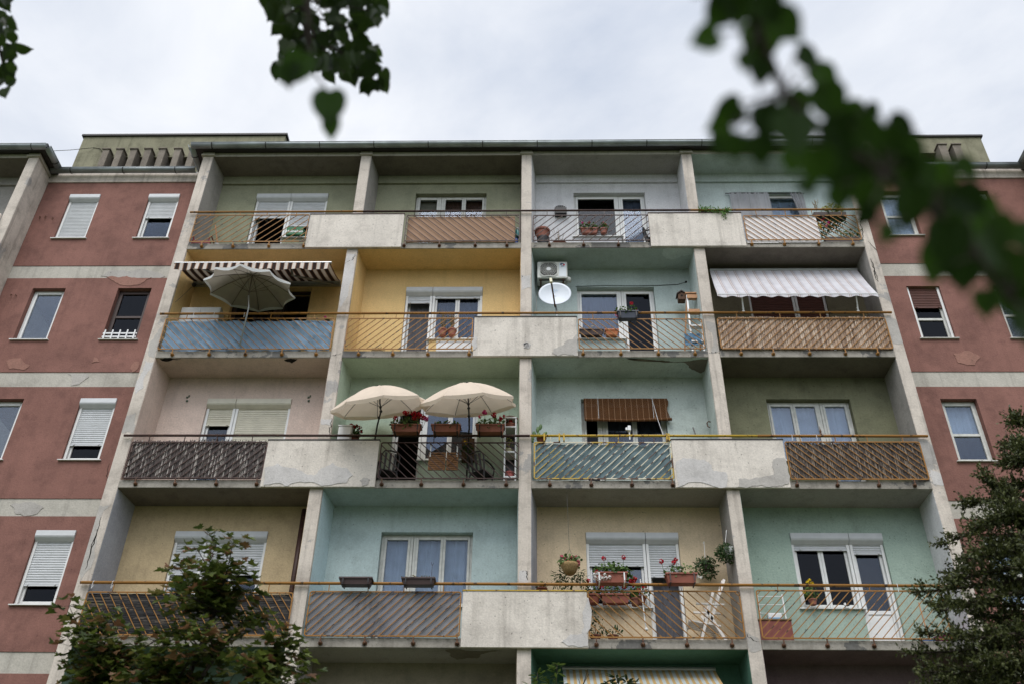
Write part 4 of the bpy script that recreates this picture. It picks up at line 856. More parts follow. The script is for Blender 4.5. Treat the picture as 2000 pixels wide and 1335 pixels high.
# black chair seen at the right end
def plastic_chair(label, c, rz, m=None, group=None, s=1.0):
    m = m or plain('dark_chair', (52,48,50), .5); P = T('garden_chair', label, 'chair', c, group); M = Matrix.Translation(Vector(c)) @ Matrix.Rotation(rz,4,'Z') @ Matrix.Scale(s,4)
    tv = lambda p: M @ Vector(p)
    b = MB(); b.box(-.22,.22,-.2,.2,.40,.43, M); b.box(-.22,.22,-.225,-.2,.36,.43, M); b.build('seat', m, P, bevel=.008)
    b = MB()
    for i in range(3): x = -.12+i*.12; b.add([tv(p) for p in ((x-.022,.19,.43),(x+.022,.19,.43),(x+.03,.29,.84),(x-.03,.29,.84),(x-.022,.21,.43),(x+.022,.21,.43),(x+.03,.31,.84),(x-.03,.31,.84))], [(0,1,2,3),(7,6,5,4),(0,4,5,1),(1,5,6,2),(2,6,7,3),(3,7,4,0)])
    b.tube([tv(p) for p in ((-.22,.2,.42),(-.23,.28,.78),(-.16,.31,.88),(0,.32,.9),(.16,.31,.88),(.23,.28,.78),(.22,.2,.42))], .02*s, 8); b.build('backrest', m, P)
    for sx in (-1,1):
        MB().tube([tv(p) for p in ((sx*.23,-.24,.62),(sx*.245,-.05,.66),(sx*.24,.15,.67),(sx*.22,.27,.66))], .021*s, 8).tube([tv(p) for p in ((sx*.23,-.24,.625),(sx*.215,-.22,.42))], .018*s, 8).build('armrest', m, P, smooth=True)
        for sy in (-1,1): MB().tube([tv(p) for p in ((sx*.2,sy*.18,.4),(sx*.25,sy*.25,0))], [.024*s,.017*s], 8).build('leg', m, P)
    return P
c_ = Q('b',1868,800,.3); plastic_chair('black plastic chair partly behind the right end of the white top bay railing', (c_.x+.12,.33,ZS[3]+SL), R(80), BLACKP, s=.8)
# wrought iron wall planter
a_, b_ = Q('b',1157,590,BD), Q('b',1245,625,BD); x0, x1 = a_.x, b_.x; z0 = Q('b',1200,628,BD).z; P = T('wall_planter', 'black wrought iron wall planter with scrolled arched back on the white wall', 'wall planter', ((x0+x1)/2,BD,z0))
MB().box(x0, x1, BD-.15, BD-.01, z0+.0, z0+.19).build('trough', BLACKP, P, bevel=.004); b = MB(); cx, rr, zt = (x0+x1)/2, (x1-x0)/2, z0+.21
b.tube([(cx+rr*math.cos(R(a)), BD-.02, zt+.03+rr*.95*math.sin(R(a))) for a in range(0,181,12)], .008, 6)
for dx in (-.16,-.08,0,.08,.16): b.tube([(cx+dx*rr*4.4*.9,BD-.02,zt-.02),(cx+dx*rr*4.4*.9,BD-.02,zt+.03+rr*.9*math.sqrt(max(0,1-(dx*4)**2*.9)))], .006, 5)
for rz_ in (.35,.62): b.tube([(cx+rz_*rr*math.cos(a*.5236),BD-.02,zt+.05+rz_*rr*.8*math.sin(a*.5236)) for a in range(0,7)], .006, 5)
b.box(x0, x1, BD-.03, BD-.015, zt-.01, zt+.005); b.build('scrollwork', DARKM, P)
# ---------------- top floor, right bay: outdoor curtains, white panel, plants
r0, r1 = Q('c',635,450,BD-.05), Q('c',1225,462,BD-.05); P = T('curtain_rail', 'thin dark curtain rod with two grey white curtains over the top right window', 'curtains', ((r0.x+r1.x)/2,BD-.05,r0.z))
MB().tube([(r0.x,BD-.05,r0.z),(r1.x,BD-.05,r0.z-.01)], .011, 8).build('rod', DARKM, P)
OC = cloth('outdoor_curtain', (176,176,180), .25, var=.12, scale=3)
curtain(Q('c',665,460,BD-.05).x, Q('c',960,460,BD-.05).x, ZS[3]+.5, r0.z+.02, BD-.06, OC, P, 9, .02); curtain(Q('c',1118,465,BD-.05).x, Q('c',1215,465,BD-.05).x, ZS[3]+.9, r0.z+.01, BD-.06, OC, P, 6, .03, skew=.25, seed=2)
xa, xb, za, zb = RAIL[3]; xm = Q('c',1325,700,-.03).x; o = MB(); o.box(xa+.0, xa+(xm-xa)*.42, -.035, -.028, za-.07, zb-.01); o.box(xa+(xm-xa)*.42+.004, xm, -.035, -.028, za-.06, zb-.01)
tag(o.build('panel_screen', plain('white_panel',(222,216,214),.6,var=.04), None), 'clean white board screen behind the ochre railing of the top right balcony', 'privacy screen')
def hanging(label, pts_px, y, m, seed, n=160, name='trailing_plant', L_=.045):
    rnd = random.Random(seed); b = MB(); P0 = U(*pts_px[0][:2], y)
    for (px, py, rx, rz_) in pts_px:
        c = U(px,py,y); f = foliage(c, (rx*.011,.07,rz_*.013), n, rnd, L_, L_*.4, 1); b.add(f.v, f.f)
    P = T(name, label, 'plant', (P0.x,y,P0.z)); b.build('foliage', m, P); return P
P = hanging('feathery green plant lying over the dark handrail of the top right balcony', [(1372,410,9,7),(1385,409,10,5),(1400,412,12,5),(1420,412,9,4),(1414,421,3,7)], -.1, leafmat('fern_leaf',(64,104,44),(120,156,76),.3), 4, 70, L_=.06)
pz = U(1395,418,-.12); trough(U(1368,418,-.1).x, U(1425,418,-.1).x, .02, ZS[3]+1.02, .1, .14, BRPL, P)
rnd = random.Random(9); c_ = Q('v',1520,400,.1); P = T('flowering_shrub', 'tall leafy shrub with yellow and pink flowers on the top right balcony', 'potted plant', (c_.x,.15,ZS[3]+SL))
b = MB()
for (vx, vy, rx, rz_, n) in ((1480,330,150,70,260),(1420,430,90,90,180),(1560,380,110,80,200),(1500,250,150,40,90),(1420,520,60,50,60),(1660,330,60,50,60)):
    q = Q('v',vx,vy,.12); f = foliage(q, (rx/6.25*.0108,.14,rz_/6.25*.0145), n, rnd, .05, .03); b.add(f.v, f.f)
b.build('foliage', DKGREEN, P)
b = MB()
for (vx, vy, rx, rz_, n) in ((1540,165,110,45,160),(1440,185,40,25,50),(1620,180,50,30,60)):
    q = Q('v',vx,vy,.1); f = foliage(q, (rx/6.25*.0108,.1,rz_/6.25*.0145), n, rnd, .045, .03); b.add(f.v, f.f)
b.build('foliage', YELG, P, label='pale yellow green leaves on top')
for vx, vy, m in ((1375,380,YELF),(1398,395,YELF),(1462,382,PINKF),(1410,320,MAGF),(1490,345,MAGF),(1435,290,REDF)): flowerhead(Q('v',vx,vy,.0), .03, m, P, rnd)
MB().box(Q('v',1300,240,.1).x, Q('v',1690,240,.1).x, .03, .2, ZS[3]+1.0-.02, ZS[3]+1.12).build('rail_box', WOODW, P); MB().box(Q('v',1440,560,.1).x, Q('v',1850,560,.1).x, .02, .2, ZS[3]+SL+.02, ZS[3]+SL+.17).build('floor_box', WOODW, P)
b, s = sprigs(Q('v',1345,210,.1), 7, .5, .14, rnd, .03, .02, 10); b.build('dry_foliage', DRY, P); s.build('stem', DRY, P)
q0 = Q('v',1760,470,.05); f = foliage(q0, (.32,.08,.12), 150, rnd, .05, .035); f.build('side_foliage', GREEN, P)

# ---------------- third floor, left bay: awning, grey parasol, blue cloth, cabinet
STR1 = stripes('brown_stripes', [(.40,(208,198,188)),(.50,(140,106,84)),(.92,(50,38,34)),(1,(140,106,84))], 'X', .172, translucent=.08)
P = T('awning', 'brown and white striped awning with valance stretched out over the yellow left bay', 'awning', (-5.68,.69,16.23))
xa, xb, zr_, zf, yf_ = -7.33, -4.035, 16.23, 15.80, -.5; b = MB(); nx = 60; vs = []
for j in range(9):
    t = j/8
    for i in range(nx+1): vs.append((xa+(xb-xa)*i/nx, .60+(yf_-.60)*t, zr_+(zf-zr_)*t-.04*math.sin(math.pi*t)))
b.add(vs, [(j*(nx+1)+i, j*(nx+1)+i+1, (j+1)*(nx+1)+i+1, (j+1)*(nx+1)+i) for j in range(8) for i in range(nx)]); b.build('fabric', STR1, P, smooth=True)
b = MB(); nx = 160; vs = []
for j in range(3):
    for i in range(nx+1): x = xa+(xb-xa)*i/nx; vs.append((x, yf_-.03-.012*j*math.sin(x*9), zf-.02-j*(.085+.012*abs(math.sin(x*math.pi/.33)))))
b.add(vs, [(j*(nx+1)+i, j*(nx+1)+i+1, (j+1)*(nx+1)+i+1, (j+1)*(nx+1)+i) for j in range(2) for i in range(nx)]); b.build('valance', STR1, P)
MB().tube([(xa-.03,yf_,zf),(xb+.03,yf_,zf)], .028, 10).build('front_bar', ALUM, P); MB().tube([(xa,.60,zr_),(xb,.60,zr_)], .045, 12).box(xa, xb, .63, .69, zr_-.07, zr_-.03).build('roller', ALUM, P)
for x0, x1, x2 in ((xa+.25,xa+.75,xa+.35),(xb-.15,xb-.95,xb-.85)): MB().bar((x0,.6,zr_-.07), (x1,.1,zr_-.24), .05, .03).bar((x1,.1,zr_-.24), (x2,yf_+.03,zf-.02), .045, .03).ball((x1,.1,zr_-.24), .035).build('folding_arm', ALUM, P)
MB().ball((xa+.02,.58,zr_-.1), .05).tube([(xa+.03,.55,zr_-.13),(xa-.0,.3,zr_-.6),(xa-.02,.0,zr_-1.1)], .004, 4).build('crank_cord', DARKM, P)
canopy('parasol', 'grey white round parasol seen from beneath under the striped awning', (-5.70,-.30,15.27), .95, (.03,-.17,1), 10, .32, cloth('grey_parasol',(178,170,158),.2), [(-5.70,-.12,14.9),(-5.72,-.09,13.9)], cloth('white_valance',(226,228,228),.3), ribm=plain('rib_brown',(96,88,80),.6), sag=.05, polem=ALUM, joint=False, spin=.2)
xa, xb, za, zb = RAIL[4]; wrinkled(xa+.03, xb-.03, za+.0, zb-.02, -.002, cloth('blue_cloth', (146,174,198), .3, var=.05), 'cloth_screen', 'wrinkled light blue cloth screen behind the ochre railing under the striped awning', 'privacy screen', .06, 5, 130, 26, 3.0)
a_, b_ = Q('d',235,455,.45), Q('d',530,455,.45); zt = Q('d',260,378,.40).z; P = T('cabinet', 'white two door cabinet behind the blue cloth screen', 'cabinet', ((a_.x+b_.x)/2,.5,ZS[2]+SL))
MB().box(a_.x, b_.x, .42, .68, ZS[2]+SL, zt).build('body', WHITEP, P, bevel=.005); xm = (a_.x+b_.x)/2
for x0, x1 in ((a_.x+.01,xm-.004),(xm+.004,b_.x-.01)): MB().box(x0, x1, .402, .418, ZS[2]+SL+.03, zt-.03).build('door', WHITEP, P, bevel=.003)
c_ = Q('d',1310,460,.0); pot('small pink flowering plant behind the right end of the blue cloth screen', (c_.x,.1,ZS[2]+.9), .07, .1, TERRA, 8, n=40, fs=(.06,.05,.05), fz=.05, flw=[(0,.09,.035,MAGF)])
# ---------------- third floor, yellow bay
zc = ZS[2]+SILL+.005
for i, (vx, s_) in enumerate(((1005,21),(1098,22))):
    c_ = Q('e',vx,818,.62); rnd = random.Random(s_); P = T('potted_plant', ['terracotta pot of tall rosemary, left one of the pair on the yellow bay sill','terracotta pot of shorter rosemary, right one of the pair on the yellow bay sill'][i], 'potted plant', (c_.x,.6,zc), 'rosemary pots on the yellow bay sill')
    MB().lathe([(.065,0),(.088,.12),(.1,.12),(.102,.155),(.085,.155),(.02,.14)], (c_.x,.6,zc), 18).build('pot', TERRA, P); b, s = sprigs((c_.x,.6,zc+.13), 14, [.6,.5][i], .17, rnd, .045, .011, 16); b.build('foliage', GREYG, P); s.build('stem', WOODB, P)
a_, b_ = Q('e',952,900,.5), Q('e',1288,900,.5); P = T('storage_box', 'plain white storage box standing under the window of the yellow bay', 'box', ((a_.x+b_.x)/2,.5,ZS[2]+SL))
zt = Q('e',1000,822,.4).z; MB().box(a_.x, b_.x, .40, .66, ZS[2]+SL, zt-.03).build('body', WHITEP, P, bevel=.006); MB().box(a_.x-.01, b_.x+.01, .39, .67, zt-.026, zt).build('lid', WHITEP, P, bevel=.006)
c_ = Q('e',390,905,.25); rnd = random.Random(31); P = T('plant_basket', 'small woven basket of dry succulents on the yellow bay floor', 'potted plant', (c_.x,.2,ZS[2]+SL))
MB().lathe([(.09,0),(.12,.1),(.125,.12),(.1,.12),(.02,.1)], (c_.x,.2,ZS[2]+SL), 16).build('basket', WICK, P); foliage((c_.x,.2,ZS[2]+SL+.16), (.15,.1,.07), 70, rnd, .06, .02, 1).build('foliage', DRY, P); foliage((c_.x+.3,.2,ZS[2]+SL+.1), (.07,.05,.1), 40, rnd, .06, .015, 1).build('side_foliage', GREYG, P)
# ---------------- third floor, mint bay: air conditioner, dish, ladder, bird house
ACM = plain('air_conditioner_white', (212,212,206), .45, var=.04)
x0, x1, z0, z1, ya, yb = .362, 1.025, 16.065, 16.54, .30, .58; P = T('air_conditioner', 'white outdoor air conditioner unit high in the left corner of the mint bay', 'air conditioner', ((x0+x1)/2,(ya+yb)/2,z0))
MB().box(x0, x1, ya, yb, z0, z1).build('casing', ACM, P, bevel=.015); b = MB(); gx, gz_ = Q('u',492,350,.29).x, (z0+z1)/2; hw, hh = .19, .2
MB().lathe([(.20,0),(.20,.01),(.01,.012)], (gx,ya-.001,gz_), 28, Matrix.Rotation(R(90),4,'X')).build('fan_recess', plain('fan_dark',(58,54,52),.6), P)
cut = .06; oct_ = [(-hw+cut,-hh),(hw-cut,-hh),(hw,-hh+cut),(hw,hh-cut),(hw-cut,hh),(-hw+cut,hh),(-hw,hh-cut),(-hw,-hh+cut)]
for p, q in zip(oct_, oct_[1:]+oct_[:1]): b.bar((gx+p[0],ya-.018,gz_+p[1]), (gx+q[0],ya-.018,gz_+q[1]), .014, .014)
for i in range(28): a = 2*math.pi*i/28; b.bar((gx+.05*math.cos(a),ya-.022,gz_+.04*math.sin(a)), (gx+.19*math.cos(a),ya-.018,gz_+.19*math.sin(a)), .0035, .004)
for rr in (.09,.125,.16): b.tube([(gx+rr*math.cos(2*math.pi*i/24),ya-.02,gz_+rr*math.sin(2*math.pi*i/24)) for i in range(25)], .002, 4, False)
b.build('fan_guard', ACM, P); MB().lathe([(.05,0),(.05,.008),(.01,.01)], (gx,ya-.022,gz_), 20, Matrix.Rotation(R(90),4,'X')).build('fan_badge', WHITEP, P)
px0 = Q('u',685,300,ya).x; MB().box(px0, x1-.025, ya-.006, ya-.0005, z0+.035, z1-.035).build('side_panel', plain('panel_white',(214,220,224),.4,var=.03), P, bevel=.002)
lc = (px0+x1-.025)/2; NAVY = plain('navy',(26,34,84),.5); LR = plain('logo_red',(206,40,60),.5)
b = MB(); n = 14; ring = [(lc-.01+.048*math.cos(R(20+i*200/n)), ya-.008, z1-.085+.030*math.sin(R(20+i*200/n))) for i in range(n+1)]+[(lc+.004+.026*math.cos(R(20+i*200/n)), ya-.008, z1-.096+.020*math.sin(R(20+i*200/n))) for i in range(n,-1,-1)]
b.prism(ring, (0,.002,0)).build('logo_arc', NAVY, P); b = MB(); ring = [(lc+.022+.03*math.cos(R(-120+i*220/n)), ya-.0085, z1-.097+.024*math.sin(R(-120+i*220/n))) for i in range(n+1)]; b.prism(ring, (0,.002,0)).build('logo_drop', LR, P)
text('GREE', (lc,ya-.008,z1-.142), .034, NAVY, P, bold=True)
MB().lathe([(.055,0),(.055,.10),(.04,.12)], (x1+.025,.44,z0-.0), 14).build('valve_cover', ACM, P, smooth=True)
for x in (.44,.93): MB().bar((x,ya+.03,z0-.02), (x,BD,z0-.02), .03, .03).bar((x,ya+.08,z0-.03), (x,BD,z0-.2), .02, .02).bar((x,BD-.01,z0-.02), (x,BD-.01,z0-.3), .03, .02, (1,0,0)).build('bracket', RUST, P)
MB().box(x0+.04, x1-.04, ya+.05, ya+.07, z0-.03, z0-.004).build('drip_rail', STEEL, P)
P = T('satellite_dish', 'white oval satellite dish with rusty arm in front of the mint bay wall', 'satellite dish', (.74,.12,15.2))
c_ = Vector((.735,.12,15.455)); nrm = Vector((-.03,-.995,.09)).normalized(); ux = Vector((1,0,0)); ux = (ux-nrm*ux.dot(nrm)).normalized(); uy = nrm.cross(ux)
if uy.z < 0: uy = -uy
b = MB(); vs = []; n, rg = 40, 8
for j in range(rg+1):
    t = j/rg
    for i in range(n): a = 2*math.pi*i/n; vs.append(c_+ux*.352*t*math.cos(a)+uy*.335*t*math.sin(a)-nrm*.07*(1-t*t))
b.add(vs, [(j*n+i, j*n+(i+1)%n, (j+1)*n+(i+1)%n, (j+1)*n+i) for j in range(rg) for i in range(n)])
d_ = b.build('reflector', plain('dish_white',(206,212,220),.45,var=.05), P, smooth=True); d_.modifiers.new('thick','SOLIDIFY').thickness = .006
bot = c_-uy*.34-nrm*.03; lnb = U(1076.5,549,-.30); MB().bar(bot-uy*.04, lnb, .03, .03).build('arm', RUST, P); MB().bar(lnb+Vector((0,-.02,-.06)), lnb+Vector((-.01,.01,.07)), .05, .05).ball(lnb+Vector((0,.04,.0)), .035).build('receiver', plain('receiver_cream',(206,200,170),.5), P)
MB().tube([c_-nrm*.08, c_-nrm*.14-Vector((0,0,.1)), (.77,.2,15.0),(.78,.1,14.55),(.78,-.04,14.4)], .02, 8).build('mast', ALUM, P)
LB = plain('light_blue_print',(120,170,206),.5); rot_m = Matrix((ux,uy,nrm)).transposed().to_euler()
for s, dy, sz in (('DIGITAL',.17,.085),('SAT',.09,.05)): text(s, c_+uy*dy+nrm*(.0)-nrm*.07*(1-(dy/.335)**2)+nrm*.006, sz, LB, P, rot=rot_m, ext=.0005)
lp = c_+uy*.128-nrm*.07*(1-.18)+nrm*.006; MB().bar(lp-ux*.13, lp+ux*.13, .005, .002, tuple(nrm)).build('print_line', LB, P)
# wall cable
pts = [Q('f',x,y,BD-.012) for x,y in ((515,345),(800,335),(1100,338),(1300,335),(1500,325),(1560,308),(1582,300))]; o = MB(); o.tube(pts, .006, 5); o.ball(pts[-1], .025); tag(o.build('cable', CRACK), 'thin dark cable running along the mint wall above the window', 'cable')
pts = [Q('f',x,y,BD-.012) for x,y in ((155,400),(138,430),(136,560),(122,600))]; o = MB(); o.tube(pts, .01, 6); tag(o.build('conduit', GREYF), 'pale vertical pipe beside the satellite dish', 'pipe')
a_ = Q('f',920,640,-.15); b_ = Q('f',1118,640,-.15)
planter('dark blue rail planter with one red geranium head before the mint bay', a_.x, b_.x, -.14, ZS[2]+.86, .17, plain('navy_plastic',(40,48,62),.4), [(.72,.24,.04,REDF),(.95,.05,.02,REDF)], 33, n=110, ph=.12, ribs=False, leafm=GREEN)
P_ = bpy.data.objects.get('window_box.001') 
rnd = random.Random(77); q = Q('f',950,615,-.14); b = MB()
for _ in range(60): v = rv(rnd); leaf(b, q+Vector((v.x*.12,v.y*.06,v.z*.13)), rv(rnd), rv(rnd), .025, .022)
b.build('pink_flowers', PINKF, [o for o in bpy.data.objects if o.name.startswith('window_box') and o.get('label','').startswith('dark blue rail')][0])
zc = ZS[2]+SILL+.005; a_, b_ = Q('f',558,845,.62), Q('f',785,845,.62); planter('long brown window box with bare twigs on the mint bay sill', a_.x, b_.x, .62, zc, .14, BRPL, [], 34, n=12, ph=.12, w=.15, hooks=False, leafm=DRY)
a_, b_ = Q('f',803,845,.62), Q('f',930,845,.62); planter('short orange terracotta window box right of the brown one on the mint bay sill', a_.x, b_.x, .62, zc, .13, plain('orange_terracotta',(186,112,70),.7), [], 35, n=0, w=.15, hooks=False)
# ladder
P = T('step_ladder', 'white step ladder with light wooden treads leaning in the right corner of the mint bay', 'ladder', (3.35,.25,ZS[2]+SL))
lt, lb_ = Q('f',1590,420,.30), Q('f',1640,960,.12); rt, rb = Q('f',1712,425,.30), Q('f',1752,960,.12)
zb_ = ZS[2]+SL; tl, tr, bl, br = Vector((lt.x,.32,lt.z)), Vector((rt.x,.32,rt.z)), Vector((lb_.x,.08,zb_)), Vector((rb.x,.08,zb_))
for a_, c_ in ((tl,bl),(tr,br)): MB().bar(a_, c_, .035, .05).build('rail', WHITEP, P, bevel=.003)
for t, m in ((.06,WOOD),(.32,WOOD),(.57,WHITEP),(.83,WHITEP)):
    l, r = tl.lerp(bl,t), tr.lerp(br,t); MB().box(l.x-.01, r.x+.01, l.y-.06, l.y+.06, l.z-.012, l.z+.012).box(l.x-.01, r.x+.01, l.y-.066, l.y-.061, l.z-.05 if m is WOOD else l.z-.02, l.z+.05 if m is WOOD else l.z+.02).build('tread', m, P, label='light wooden tread' if m is WOOD else None)
MB().box(tl.x-.04, tr.x+.02, .26, .38, tl.z, tl.z+.03).build('top_step', WOOD, P)
for a_, c_ in ((tl,Vector((lb_.x-.12,.52,zb_))),(tr,Vector((rb.x-.02,.52,zb_)))): MB().bar(a_, c_, .03, .03).build('rear_leg', WOOD, P)
c_ = Q('f',1540,470,.4); P = T('bird_house', 'small dark wooden bird house with pitched roof left of the ladder top', 'bird house', (c_.x,.42,c_.z-.03)); x, z = c_.x, c_.z-.04
MB().prism([(x-.075,.34,z),(x+.075,.34,z),(x+.08,.34,z+.15),(x,.34,z+.2),(x-.08,.34,z+.15)], (0,.15,0)).build('box', plain('dark_wood',(84,60,44),.8,var=.3,scale=20), P)
MB().prism([(x-.11,.31,z+.13),(x,.31,z+.215),(x+.11,.31,z+.13),(x+.11,.31,z+.15),(x,.31,z+.24),(x-.11,.31,z+.15)], (0,.2,0)).build('roof', WOODW, P); MB().lathe([(.025,0),(.025,.004)], (x,.338,z+.1), 12, Matrix.Rotation(R(90),4,'X')).build('entrance_hole', CRACK, P)
a_, c_ = Q('f',1575,930,.1), Q('f',1735,930,.1); wrinkled(a_.x, c_.x, ZS[2]+.35, ZS[2]+.66, .06, cloth('pale_blue_cloth',(120,156,184)), 'rag', 'light blue cloth hanging on the lower ladder treads', 'cloth', .07, 8, 24, 12, 7)
# ---------------- third floor, right bay: white striped awning and reed screen
STR2 = stripes('pale_stripes', [(.56,(218,216,220)),(.64,(186,168,162)),(.72,(218,216,220)),(.80,(190,174,168)),(1,(206,204,210))], 'X', .21, translucent=.25)
P = T('awning', 'white awning with thin pinkish stripes lowered steeply over the right balcony', 'awning', (5.85,.5,16.4))
b = MB(); nx = 90; vs = []; tl, tr, yl, zt_, zb_ = 4.195, 7.455, .52, 16.47, 15.09
for j in range(11):
    t = j/10
    for i in range(nx+1): x = tl+(tr-tl)*i/nx-.10*t+.05*t*i/nx; vs.append((x, yl+(-.28-yl)*t, zt_+(zb_-zt_)*t-.05*math.sin(math.pi*t)+.012*math.sin(i*.7)*t))
for i in range(nx+1): x = vs[-1-nx+i-0][0] if 0 else tl+(tr-tl)*i/nx-.10+.05*i/nx; vs.append((x, -.285, zb_-.075-.022*math.sin(x*2*math.pi/.32)))
b.add(vs, [(j*(nx+1)+i, j*(nx+1)+i+1, (j+1)*(nx+1)+i+1, (j+1)*(nx+1)+i) for j in range(11) for i in range(nx)]); b.build('fabric', STR2, P, smooth=True)
MB().tube([(tl,yl,zt_),(tr,yl,zt_)], .04, 10).build('roller', ALUM, P); MB().tube([(tl-.09,-.275,zb_-.0),(tr-.05,-.275,zb_-.0)], .015, 8).build('front_bar', WHITEP, P)
for x in (4.62,6.98): MB().tube([(x+.02,YR,ZS[2]+1.13),(x-.02,-.27,15.12)], .016, 8).ball((x+.02,YR,ZS[2]+1.14), .03).ball((x+.02,YR,ZS[2]+1.22), .024).build('support_arm', WHITEP, P)
REED1 = leafmat('tan_reed', (112,84,62), (188,160,134), .1, (214,196,176)); REED2 = leafmat('dark_brush', (34,27,25), (82,70,64), .0, (176,168,160)); REED3 = leafmat('brown_reed', (46,38,32), (92,80,70), .05, (140,126,112)); REED4 = leafmat('black_reed', (10,9,9), (28,25,24), .0, (96,84,70))
stalks(7, REED1, 'tan reed screen behind the ochre railing under the white striped awning', w=.013, seed=1, top=.03, raise_=.02)
stalks(8, REED2, 'dark brushwood screen with pale stalks behind the brown railing of the pinkish bay', w=.010, seed=2, top=.02, raise_=.04)
stalks(11, REED3, 'brown reed screen behind the ochre railing of the moss green bay', w=.010, seed=3, top=-.01, raise_=.015)
stalks(12, REED4, 'black slatted reed screen behind the ochre railing above the maple tree', vert=False, w=.012, seed=4, top=-.02)
# ---------------- second floor, green bay: two parasols, planters, table, chairs, shelf
PAR_M = cloth('beige_parasol', (226,210,192), .28, var=.05)
ax1 = (-.15,-.42,1); ax2 = (-.08,-.40,1)
canopy('parasol', 'beige parasol tilted forward, left one of the pair over the green bay', (-2.66,-.30,12.28), .95, ax1, 8, .40, PAR_M, [(-2.74,.02,12.05),(-2.80,.08,10.85)], sag=.06, spin=.15, val=.08, group='beige parasols over the green bay')
canopy('parasol', 'beige parasol tilted forward, right one of the pair beside the middle fin', (-.97,-.30,12.33), .96, ax2, 8, .42, PAR_M, [(-.96,.02,12.05),(-.97,.08,10.85)], sag=.06, spin=.3, val=.08, group='beige parasols over the green bay')
zpl = ZS[1]+1.075-.02
for (v0, v1, fl_, sd_, n_, lb) in ((685,955,[(.08,.20,.045,REDF),(.40,.30,.05,REDF),(.47,.27,.05,REDF),(.70,.30,.055,REDF),(.80,.20,.055,REDF),(.92,.26,.05,REDF),(1.02,.22,.06,REDF),(.74,.16,.045,REDF),(1.16,.17,.05,MAGF)],41,240,'window box full of deep red geraniums, leftmost of three on the dark rail'),
      (1058,1325,[(.12,.06,.022,WHITEF),(.6,.08,.018,REDF)],42,110,'window box with small sparse plants between the two red flowered boxes'),
      (1475,1735,[(.12,.22,.04,PINKF),(.28,.30,.05,MAGF),(.62,.26,.06,REDF),(.85,.18,.05,REDF),(.98,.2,.03,REDF)],43,230,'window box of magenta and red geraniums on the dark rail next to the white shelf')):
    a_, c_ = Q('i',v0,740,-.17), Q('i',v1,740,-.17); planter(lb, a_.x, c_.x, -.17, zpl+.03, .15, TERRA, fl_, sd_, n=n_, ph=.13 if n_ > 150 else .07, w=.18, group='terracotta window boxes on the dark rail')
a_, c_ = Q('i',190,720,.1), Q('i',312,720,.1); zt = Q('i',190,622,.05).z; P = T('cupboard', 'small white cupboard in the left corner of the green bay', 'cupboard', ((a_.x+c_.x)/2,.25,ZS[1]+SL))
MB().box(a_.x, c_.x, .06, .5, ZS[1]+SL, zt).build('body', WHITEP, P, bevel=.005); MB().box(a_.x-.01, c_.x+.01, .045, .51, zt+.001, zt+.02).build('top', WHITEP, P); MB().box(a_.x+.015, c_.x-.015, .044, .058, ZS[1]+SL+.05, zt-.03).build('door', WHITEP, P, bevel=.002)
c_ = Q('i',340,650,.2); pot('bushy dark red flower pot beside the small white cupboard', (c_.x,.25,zt-.28), .1, .14, TERRAD, 44, n=170, fs=(.15,.12,.16), fz=.09, leafm=DKGREEN, flw=[(-.14,.2,.04,DARKRED),(-.06,.24,.045,DARKRED),(.03,.23,.045,DARKRED),(.11,.2,.04,DARKRED),(.14,.1,.035,DARKRED),(-.02,.18,.04,DARKRED)])
# wooden folding table hung on the rail side
a_, c_ = Q('i',1025,1030,.0), Q('i',1305,1030,.0); z0, z1 = Q('i',1100,1030,.0).z, Q('i',1100,868,.0).z; P = T('folding_table', 'brown slatted wooden folding table hanging inside the dark railing', 'table', ((a_.x+c_.x)/2,.02,z0)); xm = (a_.x+c_.x)/2+.05
for x0, x1 in ((a_.x,xm-.01),(xm+.01,c_.x)):
    MB().box(x0, x0+.03, .0, .03, z0, z1).box(x1-.03, x1, .0, .03, z0, z1).box(x0+.03, x1-.03, .0, .03, z0, z0+.03).box(x0+.03, x1-.03, .0, .03, z1-.03, z1).build('frame', WOODB, P, bevel=.002)
    n = 7
    for i in range(n): zz = z0+.04+(z1-z0-.08)*i/n; MB().box(x0+.031, x1-.031, .006, .022, zz, zz+(z1-z0-.08)/n-.008).build('slat', WOODB, P)
MB().bar((xm+.03,-.004,z0+.1), (c_.x-.03,-.004,z1-.06), .03, .015).build('brace', WOODB, P)
for x in (a_.x+.03,c_.x-.03): MB().box(x-.012, x+.012, -.01, .0, z1-.1, z1+.17).build('hanger', WHITEP, P)
plastic_chair('dark plastic armchair at the left end of the green bay balcony', (Q('i',640,1125,.3).x,.30,ZS[1]+SL), R(200), s=.76, group='dark garden chairs of the green bay'); plastic_chair('dark plastic armchair between the table and the white shelf', (Q('i',1520,1125,.3).x,.32,ZS[1]+SL), R(150), s=.76, group='dark garden chairs of the green bay')
x0, x1 = Q('i',1730,1120,.05).x, Q('i',1865,1120,.05).x; zt = Q('i',1745,545,.05).z; z0 = ZS[1]+SL; P = T('shelf_unit', 'tall white framed shelf with plants at the right end of the green bay', 'shelf', ((x0+x1)/2,.15,z0))
x1 = min(x1,-.05)
for x in (x0,x1-.025):
    for yy in (.03,.3): MB().box(x, x+.025, yy, yy+.025, z0, zt).build('post', WHITEP, P)
for zz in (z0+.08,z0+.62,z0+1.18,zt-.03): MB().box(x0, x1, .02, .335, zz, zz+.03).build('shelf', WHITEP, P)
MB().box(x0+.026, x1-.026, .29, .297, z0+.1, zt-.04).build('back_panel', STEEL, P)
xm = (x0+x1)/2
